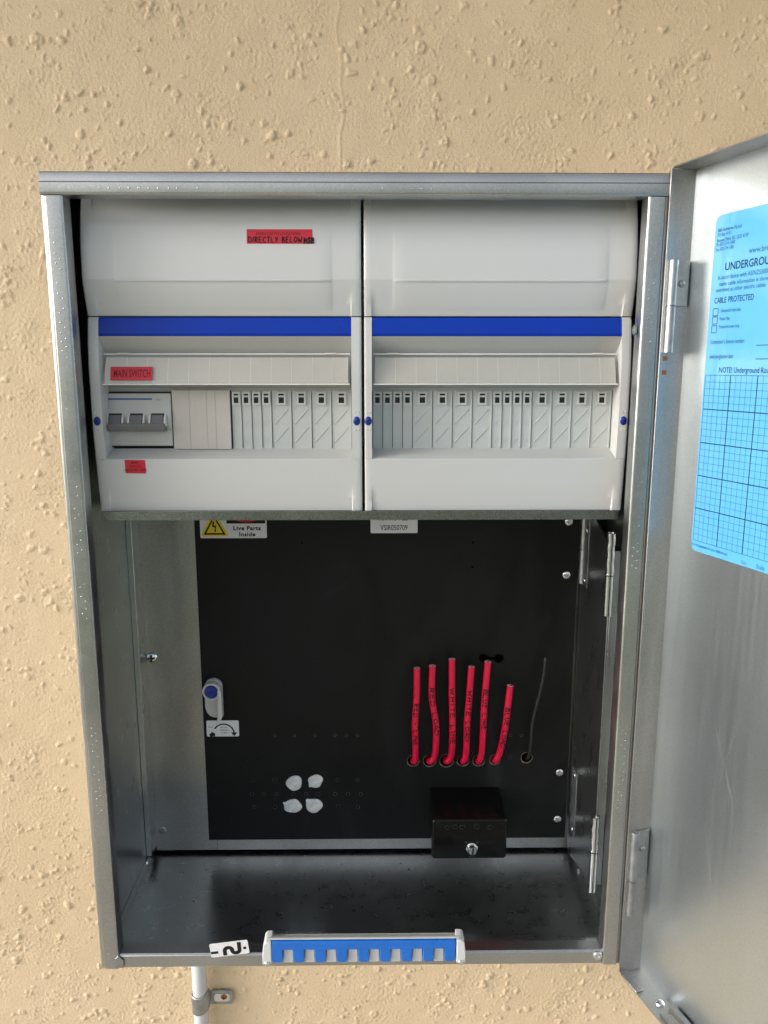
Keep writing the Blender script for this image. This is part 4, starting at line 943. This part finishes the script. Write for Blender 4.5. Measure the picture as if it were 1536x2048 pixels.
m = MB(); m.add([(scx-.9, fy0-6.6, scz-3.9), (scx+.9, fy0-6.6, scz-3.9), (scx+1.7, fy0-6.6, scz+3.7), (scx-.1, fy0-6.6, scz+3.7)], [(0, 1, 2, 3)]); m.build('screw_slot', SLOT, sc)
m = MB(); 
for dx in (-6, 6): m.dome((scx+dx, fy0+.1, scz+6.5), 1.1, .7, 10)
for dx in (-1.6, 2.2): m.dome((scx+dx, fy0+.1, scz-10), .8, .5, 10)
m.build('cap_studs', BLK2, fb)
# ------------------------------------------------------------------ blue and grey latch strip on the bottom edge
hx0, hx1 = ux(524.5, 1910, -10), ux(931.5, 1905, -10); hz0, hz1 = uz(1927, -10), uz(1884, -10)
la = thing('latch_strip', 'blue and grey plastic latch strip clipped on the bottom edge of the cabinet', 'latch', ((hx0+hx1)/2, 0, hz0))
zr_ = uz(1871, 3)
prof = [(-7.6, hz1+.9), (-7.2, hz1+1.7), (-6.2, hz1+2.0), (3, zr_+.2), (6, zr_-.4), (6.2, hz1-4.5), (-3, hz1-4.8), (-3, hz1+.2)]
MB().prism(prof, hx0+6, hx1-6, 'x').build('latch_frame', GREY_HB, la, .5)
for a_, b_ in ((hx0, hx0+8.4), (hx1-8.4, hx1)):
    sgn = 1 if a_ == hx0 else -1; o_ = a_ if sgn > 0 else b_
    MB().prism([(o_, hz0-.5), (o_+8.3*sgn, hz0-.5), (o_+8.3*sgn, hz1+.2), (o_+3.5*sgn, hz1+.2), (o_+1.2*sgn, hz1-2), (o_, hz0+9)], -10, 5.8).build('latch_end', GREY_H, la, .8)
    m = MB(); m.lathe((o_+4.2*sgn, -9.9, hz0+.5), [(2.6, -1), (2.6, .8), (2, 1.4), (.4, 1.5)], 12); m.build('latch_screw', ZINC, la)
MB().box(hx0+8.5, hx1-8.5, -3.6, -1, hz0-.6, hz1-5).build('latch_back', WHITE, la, .3)
cx0_, cx1_ = ux(543.5, 1905, -9), ux(911.5, 1905, -9); pitch = (cx1_-cx0_)/8.52; pw = pitch*.50
m = MB(); top0 = uz(1898, -9); top1 = uz(1882, -9)
pts = []
pts.append((cx0_+1.2, top1)); pts.append((cx0_, top1-1.4))
def arcp(cx, cz, r, a0, a1, n=4): return [(cx+r*math.cos(math.radians(a0+(a1-a0)*i/n)), cz+r*math.sin(math.radians(a0+(a1-a0)*i/n))) for i in range(n+1)]
zbp = hz0+.9; nP = 9
for i in range(nP):
    xa_ = cx0_+i*pitch*1.0; xb2 = min(xa_+pw, cx1_)
    pts += arcp(xa_+2.6, zbp+2.6, 2.6, 180, 270)+arcp(xb2-2.6, zbp+2.6, 2.6, 270, 360)
    if i < nP-1:
        xn = cx0_+(i+1)*pitch; pts += arcp(xb2+1.0, top0-1.0, 1.0, 180, 90, 2)+arcp(xn-1.0, top0-1.0, 1.0, 90, 0, 2)
pts += [(cx1_, top1-1.4), (cx1_-1.2, top1)]
MB().prism(pts, -9.6, -4.2).build('blue_comb', BLUE_H, la, .9, seg=3)
m = MB(); m.tube([(cx0_+1.6, -9.2, top0+.9), (cx1_-1.6, -9.2, top0+.9)], 1.0, 12, flat=.6)
m.build('comb_bead', BLUE_H, la)
for i in range(nP-1):
    xa_ = cx0_+i*pitch+pw; xn = cx0_+(i+1)*pitch
    MB().box(xa_+.7, xn-.7, -6.6, -3.4, hz0-1.2, top0-1.1).build('grey_tooth', GREY_H, la, .3)
def onlid(x, k): # k 0..1 from front to back on the sloping top
    return (x, -7.5+10.5*k, hz1+1.4+(zr_+.2-hz1-1.4)*k-.02)
for s_, px in (('1000', 585), ('11x11', 842)):
    x = ux(px, 1875, 0); text(s_, x, 0, 1.0, WHITE, la, frame=lambda a, b: (lambda q: (q[0], q[1], q[2]+.15))(onlid(a, .22+.62*b/6.0)), xs=1.0, bold=.0) if False else None
    st, wd = hand('IDEE' if px < 700 else 'IUOU', 5.2, .9, .02)
    strokes([[(x+u*.72, w/5.2) for u, w in q] for q in st], lambda a, b: (lambda q: (q[0], q[1], q[2]+.1))(onlid(a, .2+.62*b)), .3, 'moulded_marks', WHITE, la)
# sticker with a bold bent-pipe mark on the bottom edge
Q = [(418, 1888.5), (494.5, 1879.5), (493.5, 1905.5), (417.5, 1915.5)]
def PS(a, b): # a,b 0..1
    px = Q[0][0]*(1-a)*(1-b)+Q[1][0]*a*(1-b)+Q[2][0]*a*b+Q[3][0]*(1-a)*b; py = Q[0][1]*(1-a)*(1-b)+Q[1][1]*a*(1-b)+Q[2][1]*a*b+Q[3][1]*(1-a)*b
    p = U(px, py, -1.0); return p
m = MB(); P_ = [PS(0, 0), PS(1, 0), PS(1, 1), PS(0, 1)]
xs_, zs_ = P_[0].x, P_[0].z; ang = math.atan2(P_[1].z-P_[0].z, P_[1].x-P_[0].x); w_ = (P_[1]-P_[0]).length; h2 = (P_[3]-P_[0]).length
def SL(pts): return [(xs_+x*w_*math.cos(ang)+y*h2*math.sin(ang), zs_+x*w_*math.sin(ang)-y*h2*math.cos(ang)) for x, y in pts]
sk = MB().prism(SL([(.0, .06), (.03, 0), (.97, 0), (1, .06), (1, .94), (.97, 1), (.03, 1), (0, .94)]), -1.1, -.75).build('logo_sticker', STICK, None, smooth=0, origin=tuple(P_[3]))
sk.location = P_[3]*MM; tag(sk, 'small tilted white sticker with a black bent mark left of the latch', 'sticker'); sk['_o'] = tuple(P_[3])
def band(path, w, name, parent, Y=-1.2):
    m = MB(); n = len(path); rows = []
    for i, (x, y) in enumerate(path):
        a = path[max(i-1, 0)]; b2 = path[min(i+1, n-1)]; dx, dy = (b2[0]-a[0])*w_, (b2[1]-a[1])*h2; l_ = math.hypot(dx, dy); nx_, ny_ = -dy/l_*w/w_, dx/l_*w/h2
        rows.append([(lambda q: (q[0], Y, q[1]))(SL([(x+s*nx_, y+s*ny_)])[0]) for s in (-.5, .5)])
    m.grid(rows); return m.build(name, PRINT, parent, smooth=0)
arcL = [(.37, .95), (.37, .66)]+[(.47-.10*math.cos(math.radians(q)), .62-.22*math.sin(math.radians(q))) for q in range(15, 166, 15)]+[(.58, .66)]
arcR = [(.56, .58)]+[(.66-.10*math.cos(math.radians(q)), .62+.22*math.sin(math.radians(q))) for q in range(15, 166, 15)]+[(.76, .52), (.77, .08)]
band(arcL, 3.6, 'bent_mark', sk); band(arcR, 3.6, 'bent_mark', sk, -1.22)
band([(.01, .66), (.2, .66)], 2.6, 'bar_mark', sk); band([(.86, .56), (.94, .56)], 2.6, 'dot_mark', sk)
# ------------------------------------------------------------------ conduit below
ccx = ux(401, 1990, 188)
cd = thing('conduit_pipe', 'light grey plastic conduit running down the wall below the cabinet', 'pipe', (ccx, 188, ZB))
m = MB(); m.tube([(ccx, 187.6, -1300), (ccx, 187.6, ZB-.5)], 8.9, 28); m.build('pipe', PVC, cd, smooth=60)
sa2 = thing('saddle_clamp', 'galvanised saddle clamp with a rusty screw holding the conduit', 'clamp', (ccx, WALL_Y, uz(2010, 180, 401)))
zc2, zc1 = uz(2031, 178, 401), uz(1997, 178, 401)
m = MB(); P = []
for q in range(-100, 101, 10):
    a = math.radians(q); P.append([(ccx+9.7*math.sin(a), 187.6-9.7*math.cos(a), z+(4.0*sm(-10, 95, q))) for z in lin(zc2, zc1, 2)])
m.grid(P); o = m.build('strap', ZINC_D, sa2, smooth=60); sd = o.modifiers.new('s', 'SOLIDIFY'); sd.thickness = .0011; sd.offset = 1
tabx0, tabx1 = ux(418, 1990, 196), ux(466, 1990, 196); tz0, tz1 = uz(2004, 196), uz(1977.5, 196)
MB().prism(rrect(tabx0-2, tabx1, tz0, tz1, 3.2, 5), 194.8, 196.2).build('strap_tab', ZINC_D, sa2, .4)
MB().prism(rrect(tabx0+6.5, tabx1-3.5, tz0+4, tz1-4, 3.2, 5), 194.3, 194.9).build('slot_rim', ZINC, sa2, .2)
p = U(448, 1993, 195); m = MB(); m.dome((p.x, 194.8, p.z), 4.0, 2.2, 18); sc = m.build('rusty_screw', RUST, sa2)
MB().box(p.x-2.2, p.x+2.2, 192.4, 193.2, p.z-.45, p.z+.45).box(p.x-.45, p.x+.45, 192.38, 193.2, p.z-2.2, p.z+2.2).build('screw_slot', SLOT, sc)
# a speck of debris and the slot in the floor edge
MB().box(ux(1032, 1879, 20), ux(1068, 1879, 20), 24.5, 26.0, ZB+8.2, ZB+9.9).build('floor_slot', SLOT, cab)
m = MB()
for i in range(26):
    x, y = random.uniform(-200, 205), random.uniform(46, 150); r = random.uniform(.5, 1.3); m.dome((x, y, ZB+2.4), r, r*.5, 6, (0, 0, 1))
o = m.build('floor_grit', SLOT, None); o['kind'] = 'stuff'; tag(o, 'specks of dark grit lying on the cabinet floor', 'grit')
for o in list(bpy.data.objects):
    if '_o' in o.keys(): del o['_o']
